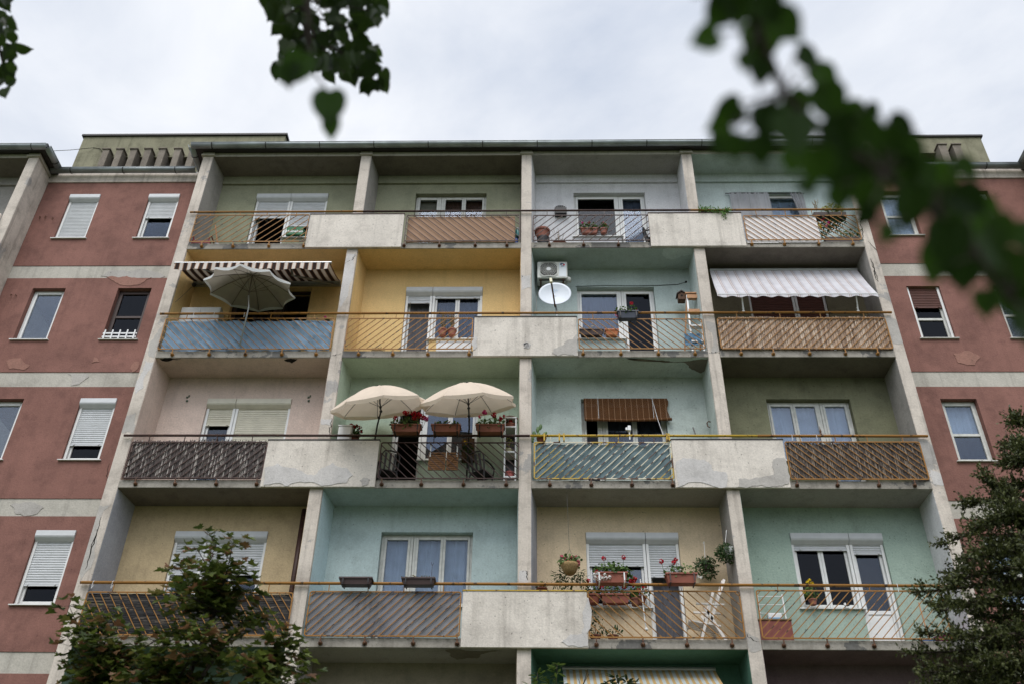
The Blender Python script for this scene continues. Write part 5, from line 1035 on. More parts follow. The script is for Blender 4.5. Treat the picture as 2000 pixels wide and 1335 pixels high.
pot('terracotta pot of dark red flowers on the highest shelf of the white shelf unit', (xm,.14,z0+1.21), .09, .1, TERRA, 51, n=60, fs=(.1,.08,.07), fz=.09, leafm=DKGREEN, flw=[(-.06,.1,.04,DARKRED),(.05,.12,.04,DARKRED),(0,.06,.035,DARKRED)])
pot('pale pot with a yellow green plant on the middle shelf of the white shelf unit', (xm-.02,.14,z0+.65), .08, .09, plain('cream_pot',(190,180,150),.6), 52, n=50, fs=(.07,.06,.14), fz=.14, leafm=YELG, kind=1, L_=.07, W_=.02)
pot('pink plastic pot on the lowest shelf of the white shelf unit', (xm,.14,z0+.11), .09, .13, plain('pink_pot',(170,90,84),.6), 53, n=0, cat='pot', name='pot')
c_ = Q('i',1790,600,.55); o = MB(); o.tube([(c_.x+.24*math.cos(2*math.pi*i/32), .62, c_.z-.05+.27*math.sin(2*math.pi*i/32)) for i in range(33)], .016, 6, False); tag(o.build('hoop', plain('brown_hoop',(110,72,52),.6)), 'round brown hoop leaning behind the white shelf', 'hoop')
c_ = Q('i',1390,900,.6); P = T('wicker_rack', 'brown wicker rack with a yellow flower under the green bay window', 'rack', (c_.x,.58,ZS[1]+SL)); MB().box(c_.x-.1, c_.x+.14, .5, .68, ZS[1]+.95, ZS[1]+1.4).build('basket', plain('brown_wicker',(92,70,48),.8,var=.3,scale=50), P); rnd = random.Random(3); foliage((c_.x,.45,ZS[1]+1.15), (.1,.06,.14), 60, rnd, .05).build('foliage', DKGREEN, P); flowerhead((c_.x-.02,.42,ZS[1]+1.25), .04, YELF, P, rnd)
# ---------------- second floor, pale bay: bamboo blind, tarpaulin, cactus, camera
BAM = stripes('bamboo_blind', [(.93,(104,70,44)),(1,(176,140,110)),], 'X', .115, translucent=.15)
a_, c_ = Q('j',665,415,BD-.04), Q('j',1440,415,BD-.04); zb_ = Q('j',1000,618,BD-.06).z; zt = a_.z; P = T('bamboo_blind', 'brown bamboo roller blind hanging over the window of the pale bay', 'blind', ((a_.x+c_.x)/2,BD-.05,zt))
b = MB(); n = 30
for i in range(n):
    z1_ = zt-(zt-zb_)*i/n; z0_ = zt-(zt-zb_)*(i+1)/n; dd = .03*math.sin(i/n*2.2); b.prism([(a_.x,BD-.04-dd,z0_+.003),(a_.x,BD-.04-dd,z1_),(a_.x,BD-.046-dd,z1_-.003),(a_.x,BD-.046-dd,z0_)], (c_.x-a_.x+.02*math.sin(i*.3),0,0))
b.build('slats', BAM, P); MB().tube([(a_.x+.01,BD-.1,zb_-.01),((a_.x+c_.x)/2,BD-.1,zb_-.03),(c_.x+.05,BD-.1,zb_+.0)], .03, 10).build('rolled_end', BAM, P)
for f in (.17,.82): MB().tube([(a_.x+(c_.x-a_.x)*f,BD-.1,zb_),(a_.x+(c_.x-a_.x)*f,BD-.07,zt+.03)], .004, 4).build('cord', WHITEP, P)
q0, q1, q2 = Q('j',1300,410,BD-.05), Q('j',1360,625,BD-.2), Q('j',1412,770,.0); MB().tube([q0,q1,q2], .005, 5).build('pull_cord', WHITEP, P)
xa, xb, za, zb = RAIL[10]; wrinkled(xa+.03, xb-.03, za, zb-.02, -.025, cloth('teal_tarp', (116,134,139), .2, var=.06), 'tarpaulin_screen', 'wrinkled grey teal tarpaulin behind the chipped railing of the pale bay', 'privacy screen', .045, 9, 110, 24, 2.0)
c_ = Q('j',255,770,.1); rnd = random.Random(61); P = T('cactus', 'flat jointed green cactus in a brown pot at the left end of the pale bay', 'cactus', (c_.x,.05,ZS[1]+1.0)); z0 = ZS[1]+1.05
MB().lathe([(.06,0),(.09,.1),(.1,.12),(.02,.11)], (c_.x+.04,.05,z0-.05), 14).build('pot', TERRAD, P); b = MB()
for dx, dz, tl in ((-.14,.08,-.3),(-.1,.16,-.15),(-.2,.2,-.5),(-.02,.14,.1),(-.03,.26,.1),(.05,.1,.4),(.1,.16,.7),(-.16,.02,-.8),(-.02,.05,0),(.02,.32,.15)):
    M = Matrix.Translation((c_.x+dx,.05,z0+dz)) @ Matrix.Rotation(tl,4,'Y') @ Matrix.Diagonal((.035,.014,.07,1)); n = 8
    o = len(b.v)
    b.lathe([(max(.01,math.sin(math.pi*i/6)),-math.cos(math.pi*i/6)) for i in range(7)], (0,0,0), 8, M)
b.build('pads', leafmat('cactus_green',(56,84,44),(88,112,60),.05), P, smooth=True)
c_ = Q('j',1095,775,YR); P = T('rail_camera', 'small white security camera clamped on the yellow rail', 'camera', (c_.x,YR,ZS[1]+1.13)); MB().tube([(c_.x,YR,ZS[1]+1.02),(c_.x,YR,ZS[1]+1.2)], .014, 8).build('stand', WHITEP, P); MB().box(c_.x-.03, c_.x+.03, YR-.05, YR+.03, ZS[1]+1.2, ZS[1]+1.31).box(c_.x-.07, c_.x-.03, YR-.03, YR, ZS[1]+1.22, ZS[1]+1.28).build('body', WHITEP, P, bevel=.008)
for i, vx in enumerate((300,440,483,1440,1460)): x = Q('j',vx,790,YR).x; MB().box(x-.014, x+.014, YR-.035, YR+.035, ZS[1]+.98, ZS[1]+1.14).build('rail_clamp', YEL, B)
a_, c_ = Q('j',250,800,.2), Q('j',570,800,.2); P = T('clothes_rack', 'folded white clothes drying rack behind the teal tarpaulin', 'drying rack', (a_.x,.25,ZS[1]+SL)); z = ZS[1]+1.08
for dz in (0,-.06): MB().tube([(a_.x,.2,z+dz),(c_.x,.25,z+dz)], .008, 6).build('bar', WHITEP, P)
for x in (a_.x+.15,(a_.x+c_.x)/2,c_.x): MB().tube([(x,.22,z+.02),(x,.22,ZS[1]+SL)], .009, 6).build('leg', WHITEP, P)
q = Q('j',1855,665,0); hp = [(-.03,.0),(.02,.03),(.06,.0),(.07,-.06),(.04,-.1),(.0,-.07)]; o = MB(); yy = .35; xx = FIN[3][0]-.03*.5-.0
qq = UX(1388,828,FIN[3][0]-.03); o.tube([(FIN[3][0]-.02,qq.y,qq.z+.06),(FIN[3][0]-.07,qq.y,qq.z+.07),(FIN[3][0]-.10,qq.y,qq.z+.03),(FIN[3][0]-.09,qq.y,qq.z-.05),(FIN[3][0]-.05,qq.y,qq.z-.07)], .012, 6); tag(o.build('wall_hook', RUST), 'rusty curved hook on the side fin of the pale bay', 'hook')
a_, c_ = Q('j',1683,685,.3), Q('j',1715,770,.2); o = MB(); o.bar(a_, c_, .02); tag(o.build('stick', STEEL), 'short dark stick leaning right of the bamboo blind window', 'stick')
q = Q('k',855,610,YR); o = MB(); o.lathe([(.02,0),(.022,.02),(.012,.05),(.02,.08),(.008,.14),(.004,.2)], (q.x,YR,ZS[1]+1.12), 10); tag(o.build('finial', RUST), 'rusty pointed finial on the ochre rail of the moss green bay', 'finial')
# ---------------- first floor, cyan bay
xa, xb, za, zb = RAIL[13]; o = MB(); o.box(xa+.02, xb-.02, -.034, -.028, za, zb-.005)
def milky():
    m, t, b = newmat('milky_sheet'); b.inputs['Base Color'].default_value = lin((112,112,118)); b.inputs['Roughness'].default_value = .55; tx = nd(t,'ShaderNodeTexCoord'); n = nd(t,'ShaderNodeTexNoise'); n.inputs['Scale'].default_value = 1.8; n.inputs['Detail'].default_value = 5; t.links.new(tx.outputs['Object'], n.inputs['Vector'])
    r = nd(t,'ShaderNodeValToRGB'); r.color_ramp.elements[0].position = .35; r.color_ramp.elements[0].color = lin((92,92,98)); r.color_ramp.elements[1].position = .7; r.color_ramp.elements[1].color = lin((136,134,138)); t.links.new(n.outputs[0], r.inputs[0]); t.links.new(r.outputs[0], b.inputs['Base Color'])
    o = t.nodes['Material Output']; tr = nd(t,'ShaderNodeBsdfTransparent'); mx = nd(t,'ShaderNodeMixShader'); mx.inputs[0].default_value = .28; t.links.new(b.outputs[0], mx.inputs[1]); t.links.new(tr.outputs[0], mx.inputs[2]); t.links.new(mx.outputs[0], o.inputs[0]); return m
tag(o.build('panel_screen', milky()), 'smoky grey translucent sheet behind the ochre railing of the cyan bay', 'privacy screen')
plastic_chair('white garden chair dimly seen behind the smoky grey sheet', (Q('m',560,990,.3).x,.33,ZS[0]+SL), R(185), WHITEP, s=.86); P = T('side_table', 'small pale round table dimly seen behind the smoky grey sheet', 'table', (Q('m',880,990,.3).x,.33,ZS[0]+SL)); tx_ = P.location.x
MB().lathe([(.2,0),(.21,.012),(.2,.025)], (tx_,.33,ZS[0]+.7), 20).build('top', WHITEP, P); MB().tube([(tx_,.33,ZS[0]+SL),(tx_,.33,ZS[0]+.7)], .025, 8).build('leg', WHITEP, P)
for i, (v0, v1, lb, n_) in enumerate(((395,635,'empty dark brown window box, left of two on the cyan bay rail',0),(860,1103,'dark brown window box with low dry plants, right of two on the cyan bay rail',90))):
    a_, c_ = Q('m',v0,600,-.13), Q('m',v1,600,-.13); P = planter(lb, a_.x, c_.x, -.13, ZS[0]+1.03, .12, BRPL, [], 70+i, leafm=leafmat('sedum',(84,84,52),(128,112,76),.1), n=n_, ph=.04, w=.19, group='dark window boxes on the cyan bay rail', hooks=True, ribs=False, L_=.03)
    if i: 
        q = a_.lerp(c_,.88); MB().tube([(q.x,-.13,ZS[0]+1.15),(q.x,-.13,ZS[0]+1.4),(q.x+.02,-.13,ZS[0]+1.46)], .004, 4).tube([(q.x,-.13,ZS[0]+1.4),(q.x-.02,-.13,ZS[0]+1.47)], .004, 4).build('twig', WOODW, P)
# ---------------- first floor, tan bay
q = Q('n',385,330,.05); top = ZS[1]; c_ = Q('n',393,480,.05); P = T('hanging_basket', 'round woven basket of pink geraniums hanging on a long cord in the tan bay', 'hanging basket', (c_.x,.05,c_.z)); rnd = random.Random(81); zb_ = Q('n',393,520,.05).z; zt = Q('n',393,445,.05).z
MB().lathe([(.05,0),(.11,.05),(.15,.14),(.165,zt-zb_),(.15,zt-zb_),(.02,zt-zb_-.03)], (c_.x,.05,zb_), 20).build('basket', WICK, P, smooth=True); foliage((c_.x,.05,zt+.05), (.2,.16,.1), 170, rnd, .055).build('foliage', GREEN, P)
for vx, vy in ((333,385),(362,398),(402,392),(440,390),(455,425),(385,420),(455,445)): flowerhead(Q('n',vx,vy,.0), .034, PINKF, P, rnd)
MB().tube([(c_.x-.02,.1,top-.01),(c_.x,.05,zt+.3)], .004, 4).tube([(c_.x,.05,zt+.3),(c_.x-.12,.05,zt)], .003, 4).tube([(c_.x,.05,zt+.3),(c_.x+.12,.05,zt)], .003, 4).build('cord', STEEL, P)
P = T('trailing_plant', 'drooping dark green plant with hanging stems just below the wicker basket', 'plant', (c_.x+.05,.3,zb_-.1)); b = MB()
for vx, vy, n in ((310,530,45),(300,560,30),(345,520,45),(400,560,50),(385,590,40),(455,520,50),(480,545,45),(495,570,40),(320,580,30)): f = foliage(Q('n',vx,vy,.3), (.09,.06,.12), n, rnd, .09, .022, 1, up=(0,0,-1)); b.add(f.v, f.f)
b.build('foliage', DKGREEN, P)
a_, c_ = Q('n',583,600,-.15), Q('n',822,600,-.15); WM = plain('brick_plastic', (138,78,62), .6)
P = planter('long terracotta box of white and red flowers on the ochre rail of the tan bay', a_.x, c_.x, -.15, ZS[0]+1.07, .18, WM, [(.30,.30,.04,REDF),(.93,.28,.045,REDF),(.05,.02,.04,DARKRED)], 82, n=190, ph=.16, w=.2, hookm=WHITEP, ribs=False)
rnd = random.Random(83)
for vx, vy in ((575,520),(600,510),(615,535),(655,520),(665,545),(580,545),(640,548),(690,540),(610,555)): flowerhead(Q('n',vx,vy,-.24), .035, WHITEF, P, rnd)
for vx, vy in ((705,500),(740,480),(790,500),(820,520),(760,530)): foliage(Q('n',vx,vy,-.15), (.1,.08,.09), 45, rnd, .055).build('foliage', GREEN, P)
a_, c_ = Q('n',1112,590,-.15), Q('n',1340,590,-.15)
P = planter('long terracotta box with few red and white blooms on the rail above the white chair', a_.x, c_.x, -.15, ZS[0]+1.07, .17, WM, [(-.12,.22,.045,REDF),(.38,.28,.04,REDF),(.28,.2,.04,REDF)], 84, n=150, ph=.14, w=.2, hookm=BRPL, ribs=False)
for vx, vy in ((1310,520),(1335,515),(1345,535),(1370,540)): flowerhead(Q('n',vx,vy,-.22), .028, WHITEF, P, rnd)
zc = ZS[0]+SILL+.005; a_, c_ = Q('n',628,750,.6), Q('n',838,750,.6); planter('terracotta window box of dark red geraniums on the tan bay sill', a_.x, c_.x, .58, zc, .16, WM, [(.0,.16,.06,REDF),(.2,.26,.06,DARKRED),(.5,.2,.05,REDF),(.72,.24,.055,REDF),(.85,.16,.05,REDF),(1.1,.24,.05,REDF)], 85, n=170, ph=.14, w=.17, hooks=False, ribs=False)
c_ = Q('n',570,750,.6); pot('short terracotta pot with leafy plant at the left end of the tan bay sill', (c_.x,.58,zc), .12, .15, WM, 86, n=110, fs=(.12,.1,.12), fz=.1, flw=[(-.08,.26,.04,REDF)])
c_ = Q('n',935,740,.58); pot('red and white geranium pot at the right end of the tan bay sill', (c_.x-.03,.58,zc), .1, .13, TERRAD, 87, n=120, fs=(.2,.1,.12), fz=.08, flw=[(.08,.2,.06,REDF),(-.12,.22,.05,REDF),(.12,.12,.04,WHITEF),(-.02,.1,.05,REDF)])
c_ = Q('n',875,590,-.1); pot('single dark red bloom rising just behind the ochre rail of the tan bay', (c_.x,.0,ZS[0]+.75), .08, .12, TERRAD, 88, n=30, fs=(.06,.05,.08), fz=.08, flw=[(0,.34,.055,DARKRED)])
for i, (v0, vy, s_) in enumerate(((585,985,91),(715,990,92),(185,605,93))):
    c_ = Q('n',v0,vy,.1); z0 = (ZS[0]+SL) if i < 2 else ZS[0]+1.0
    pot(['leafy pot plant at the left end of the tan bay floor','low leafy pot plant near the middle of the tan bay floor','small green plant behind the parapet left of the tan bay railing'][i], (c_.x,.12,z0), .09, .1, TERRAD, s_, n=[90,60,50][i], fs=([.15,.1,.22],[.17,.1,.09],[.14,.08,.05])[i], fz=[.2,.06,.06][i], leafm=DKGREEN, L_=.06, W_=.03)
def hang_ball(vx, vy, r, label, y, seed, hookpt, potc=None):
    c_ = Q('n',vx,vy,y); rnd = random.Random(seed); P = T('hanging_plant', label, 'hanging plant', tuple(c_)); b = foliage(c_, (r*1.05,r*.8,r), 650, rnd, .065, .026, 1, .35); b.build('foliage', DKGREEN, P)
    h = Q('n',*hookpt,y); MB().tube([h,(c_.x,y,c_.z+r*.8)], .005, 5).tube([h+Vector((0,0,0)),(h.x,y+.1,h.z+.02)], .009, 5).build('hanger', WHITEP, P)
    MB().lathe([(.05,0),(.085,.12),(.09,.14),(.02,.13)], (c_.x+(.07 if potc else 0),y,c_.z-.04), 14).build('pot', potc or BRPL, P)
hang_ball(1408,465,.20, 'round bushy green hanging plant on the wall right of the tan bay window', .45, 95, (1392,275)); hang_ball(1555,360,.17, 'hanging green plant in a white pot fixed near the right fin of the tan bay', .12, 96, (1560,190), WHITEP)
# white folding chair
x = Q('n',1430,990,.25).x; z = ZS[0]+SL; P = T('folding_chair', 'white slatted folding garden chair with high back in the tan bay', 'chair', (x,.3,z))
SLW = plain('chair_white', (222,216,210), .5, var=.04)
f0, f1 = Q('n',1365,990,.15), Q('n',1560,990,.15); s0, s1 = Q('n',1285,915,.2), Q('n',1480,925,.3); tb = Q('n',1530,620,.35)
for yy in (.12,.50):
    MB().bar((f0.x,yy,z), (tb.x-.22,yy,z+1.0-.12), .045, .025).build('leg', SLW, P); MB().bar((f1.x,yy,z), (f0.x+.12,yy,z+.62), .045, .025).build('leg', SLW, P); MB().bar((s0.x+.14,yy,z+.68), (tb.x-.05,yy,z+.66), .04, .03, (0,0,1)).build('armrest', SLW, P)
    MB().bar((f0.x+.2,yy,z+.36), (tb.x,yy,z+1.12), .045, .025).build('back_post', SLW, P)
for i in range(5): yy = .13+i*.075; MB().prism([(s0.x+.0,yy,z+.38),(s0.x+.52,yy,z+.28),(s0.x+.52,yy,z+.305),(s0.x+.0,yy,z+.405)], (0,.06,0)).build('seat_slat', SLW, P)
MB().bar((s0.x+.01,.12,z+.39), (s0.x+.01,.5,z+.39), .05, .03).build('seat_rail', SLW, P)
for i in range(5): t = .45+.11*i; xx = f0.x+.2+(tb.x-f0.x-.2)*t; zz = z+.36+.76*t; MB().box(xx-.015, xx+.0, .13, .49, zz, zz+.07).build('back_slat', SLW, P)
a_ = Q('n',920,590,-.02); o = MB(); o.tube([(a_.x,-.03,ZS[0]+1.22),(a_.x+.03,-.02,ZS[0]+.45),(a_.x+.04,-.02,ZS[0]+.36)], .011, 6); o.ball((a_.x+.045,-.02,ZS[0]+.33), .03); tag(o.build('cord_pull', WHITEP), 'thin white rod hanging in front of the tan bay wall', 'rod')
# ---------------- first floor, sage bay
a_, c_ = Q('o',210,985,.05), Q('o',455,985,.05); zt = Q('o',210,860,.0).z; P = T('wooden_chest', 'reddish brown chest at the left end of the sage green balcony', 'chest', ((a_.x+c_.x)/2,.1,ZS[0]+SL)); CH = plain('red_brown_chest',(130,70,60),.6)
MB().box(a_.x, c_.x, .0, .3, ZS[0]+SL, zt).build('body', CH, P, bevel=.006); MB().box(a_.x-.01, c_.x+.01, -.015, .31, zt+.001, zt+.03).build('lid', plain('chest_lid',(120,96,70),.7), P, bevel=.004)
x0, x1 = Q('o',190,700,.5).x, Q('o',375,700,.5).x; z0 = ZS[0]+SL; P = T('drying_rack', 'light metal drying rack behind the brown chest in the sage green bay', 'drying rack', ((x0+x1)/2,.4,z0)); zt = Q('o',365,668,.5).z
for x in (x0,x1): MB().bar((x,.45,z0), (x,.5,zt), .022).build('post', WHITEP, P)
for i in range(5): zz = z0+.35+i*(zt-z0-.4)/4; MB().bar((x0,.46,zz), (x1,.46,zz), .01).build('rung', WHITEP, P)
a_ = Q('o',320,845,.1); P = T('detergent_bag', 'white and blue printed bag on top of the brown chest', 'bag', (a_.x,.12,ZS[0]+.62)); zt = Q('o',210,860,.0).z+.032
b = MB(); b.box(a_.x-.12, a_.x+.12, .06, .18, zt, zt+.13); b.build('bag', WHITEP, P, bevel=.025); MB().box(a_.x-.11, a_.x+.11, .052, .058, zt+.02, zt+.045).build('blue_print', LB, P)
c_ = Q('o',605,750,.6); pot('yellow flowering plant in a small red pot on the sage bay sill', (c_.x,.58,ZS[0]+SILL+.005), .07, .1, TERRA, 97, n=110, fs=(.12,.09,.14), fz=.12, leafm=GREEN, flw=[(-.05,.3,.035,YELF),(.03,.28,.035,YELF),(-.14,.12,.03,YELF),(-.01,.34,.03,YELF)])
c_ = Q('o',860,745,.6); P = T('padlock_ornament', 'tiny black and white figure on the sage bay sill', 'ornament', (c_.x,.6,ZS[0]+SILL)); MB().lathe([(.035,0),(.03,.02),(.012,.05),(.016,.08),(.004,.1)], (c_.x,.6,ZS[0]+SILL+.005), 10).build('body', BLACKP, P); MB().box(c_.x-.06, c_.x-.03, .58, .62, ZS[0]+SILL+.005, ZS[0]+SILL+.05).build('base', WHITEP, P)
c_ = Q('o',1600,985,.1); P = T('plastic_basin', 'magenta plastic basin on the sage bay floor behind the conifer', 'basin', (c_.x,.18,ZS[0]+SL)); MB().lathe([(.14,0),(.2,.1),(.215,.11),(.19,.11),(.13,.015),(.01,.012)], (c_.x,.2,ZS[0]+SL), 24).build('bowl', plain('magenta_plastic',(170,24,130),.4), P, smooth=True); MB().lathe([(.215,.105),(.23,.11),(.215,.118)], (c_.x,.2,ZS[0]+SL), 24).build('rim', plain('magenta_plastic_rim',(180,30,140),.4), P)
c_ = Q('o',1480,980,.1); P = T('broom', 'blue headed broom with pale stick standing near the magenta basin', 'broom', (c_.x,.2,ZS[0]+SL)); MB().tube([(c_.x,.2,ZS[0]+SL+.08),(c_.x+.06,.4,ZS[0]+1.0)], .011, 6).build('stick', WOOD, P); MB().box(c_.x-.12, c_.x+.08, .15, .2, ZS[0]+SL, ZS[0]+SL+.08).build('head', plain('blue_plastic',(40,80,130),.5), P)
# ---------------- bottom row awning of the emerald bay
STR3 = stripes('yellow_stripes', [(.5,(176,184,184)),(.56,(184,174,146)),(1,(184,154,104))], 'X', .107, translucent=.2)
P = T('awning', 'yellow and white striped awning lowered at the bottom of the emerald green bay', 'awning', (2.05,.6,7.6)); b = MB(); nx = 60; vs = []
for j in range(9):
    t = j/8
    for i in range(nx+1): x = .765+(3.335-.765)*i/nx; vs.append((x+.0*t, .62-1.05*t, 7.55-.72*t-.04*math.sin(math.pi*t)))
for i in range(nx+1): x = .765+(3.335-.765)*i/nx; vs.append((x, -.44, 6.83-.16-.02*math.sin(x*20)))
b.add(vs, [(j*(nx+1)+i, j*(nx+1)+i+1, (j+1)*(nx+1)+i+1, (j+1)*(nx+1)+i) for j in range(9) for i in range(nx)]); b.build('fabric', STR3, P, smooth=True)
MB().tube([(.76,.62,7.56),(3.34,.62,7.56)], .04, 10).build('roller', ALUM, P)
# little fence in the second left window
a_ = ZS[2]+SILL; x0, x1 = LC[1][0]+.0, LC[1][1]-.02; P = T('sill_fence', 'little white picket guard on the sill of a red wing window', 'sill guard', ((x0+x1)/2,BD-.02,a_))
for i in range(5): x = x0+.03+(x1-x0-.09)*i/4; MB().box(x, x+.03, BD-.03, BD-.015, a_+.0, a_+.24).build('picket', WHITEP, P)
for zz in (.05,.14): MB().box(x0, x1, BD-.014, BD-.002, a_+zz, a_+zz+.035).build('cross_rail', WHITEP, P)
# wire from the stair head to the left block
w0, w1 = U(90,296,.3), U(183,289,.99); o = MB(); o.tube([w0, (w0+w1)/2-Vector((0,0,.02)), w1, U(196,291,.985), U(201,299,.985)], .008, 4); tag(o.build('cable', CRACK), 'thin overhead wire from the olive roof house towards the left roof', 'wire')
# white ties on the handrails
for px, k in ((181,0),(219,0),(379,2),(419,2),(478,2),(1547,1),(1595,1),(1752,0)):
    x = U(px, {0:1144,1:855,2:615}[k], YR).x; z = ZS[k]+1.105; o = MB(); o.tube([(x,YR-.03,z),(x,YR,z+.032),(x+.004,YR+.03,z),(x+.01,YR,z-.05),(x-.005,YR-.025,z-.12),(x,YR-.03,z)], .005, 4)
    o.build('rail_tie', WHITEP, B)
# ================================================================== trees and near branches
BARK = plain('bark', (62,54,46), .9, var=.3, scale=10, bump=.6); TWIG = plain('twig', (52,46,34), .9, var=.2)
MAPLE = leafmat('maple_leaf', (52,66,28), (98,110,48), .35, (124,90,64)); LINDEN = leafmat('linden_leaf', (34,50,20), (64,86,34), .35); NEAR = leafmat('near_leaf', (32,52,16), (64,96,28), .42)
CONIF = leafmat('conifer_scale', (44,52,30), (98,104,58), .2)
def inside(p, poly):
    x, y = p; r = False; n = len(poly)
    for i in range(n):
        x1, y1 = poly[i]; x2, y2 = poly[(i+1)%n]
        if (y1 > y) != (y2 > y) and x < (x2-x1)*(y-y1)/(y2-y1)+x1: r = not r
    return r
def limb(b, a, c, r0, r1, rnd, bend=.08, n=5):
    a, c = Vector(a), Vector(c); L_ = (c-a).length; off = rv(rnd)*L_*bend; pts = [a.lerp(c,i/n)+off*math.sin(math.pi*i/n) for i in range(n+1)]
    b.tube(pts, [r0+(r1-r0)*i/n for i in range(n+1)], 6); return pts
# ---- maple at lower left: leading shoots placed where the crown has its lobes
def maple():
    rnd = random.Random(12); P = T('maple_tree', 'young maple with reddish leaf edges growing in front of the lower left balconies', 'tree', (-3.2,-7.6,0))
    root = Vector((-3.2,-7.6,0)); wd = MB(); fo = MB()
    tips = [(415,1048,-7.6),(385,1070,-7.4),(455,1060,-7.8),(350,1110,-7.3),(480,1110,-7.7),(400,1110,-7.8),(440,1100,-7.3),(330,1150,-7.5),(490,1150,-7.5),(370,1165,-7.8),(430,1170,-7.4),
            (330,1235,-7.2),(400,1225,-8.0),(470,1215,-7.5),(520,1210,-7.3),(555,1235,-7.7),(575,1270,-7.5),(540,1300,-7.2),(590,1310,-7.8),(480,1280,-8.0),(420,1290,-7.3),(370,1280,-7.8),(320,1300,-7.5),(450,1330,-7.5),(520,1335,-7.9),(570,1335,-7.4),(380,1340,-7.2),
            (135,1182,-7.0),(200,1190,-7.2),(222,1215,-7.1),(170,1215,-7.3),(130,1240,-7.1),(190,1250,-7.5),(235,1255,-7.2),(150,1290,-7.0),(210,1300,-7.4),(265,1290,-7.1),(250,1330,-7.5),(180,1335,-7.2),(310,1330,-7.0),(130,1325,-7.3),(290,1280,-7.5),
            (300,1250,-7.7),(345,1200,-7.6)]
    hubs = [U(420,1190,-7.6), U(340,1335,-7.5), U(200,1330,-7.2), U(500,1300,-7.6), U(420,1280,-7.6)]
    fork = Vector((-3.1,-7.6,2.4)); wd.tube([root, root+Vector((.03,0,1.2)), fork], [.11,.09,.07], 10)
    wd_pts = []
    for h in hubs: limb(wd, fork, h, .045, .018, rnd, .1)
    for (px, py, yy) in tips:
        t = U(px,py,yy); h = min(hubs, key=lambda q: (q-t).length+(.3 if q.z > t.z else 0)); pts = limb(wd, h, t, .012, .003, rnd, .12); wd_pts.append((pts,t))
    for x, y, z in [(-4.4,-7.9,3.1),(-2.2,-7.3,3.2),(-3.9,-7.0,2.8),(-2.6,-8.3,3.0),(-3.2,-7.6,3.6),(-4.9,-7.4,3.5),(-1.9,-7.8,3.6),(-4.1,-8.2,3.8),(-2.9,-6.9,3.9)]:
        t = Vector((x,y,z)); wd_pts.append((limb(wd, fork, t, .03, .004, rnd, .1), t))
    for pts, t in wd_pts:
        n = 58
        for i in range(n):
            k = rnd.random()**.6; s = pts[min(len(pts)-1,int(k*(len(pts)-1)+.5))] if k < .8 else t; r_ = .15 if k > .5 else .14
            v = rv(rnd)*r_; v.z *= .7; c = s+v; up = Vector((v.x,v.y,-.25))+rv(rnd)*.1; nn = Vector((0,-.25,1))+rv(rnd)*.55; L_ = rnd.uniform(.06,.11)
            leaf(fo, c, nn, up, L_, L_*.82, rnd.uniform(.1,.4), 2)
            if i % 4 == 0: wd.tube([s, c], .0022, 3, False)
    wd.build('trunk', BARK, P, smooth=True); fo.build('crown', MAPLE, P)
maple()
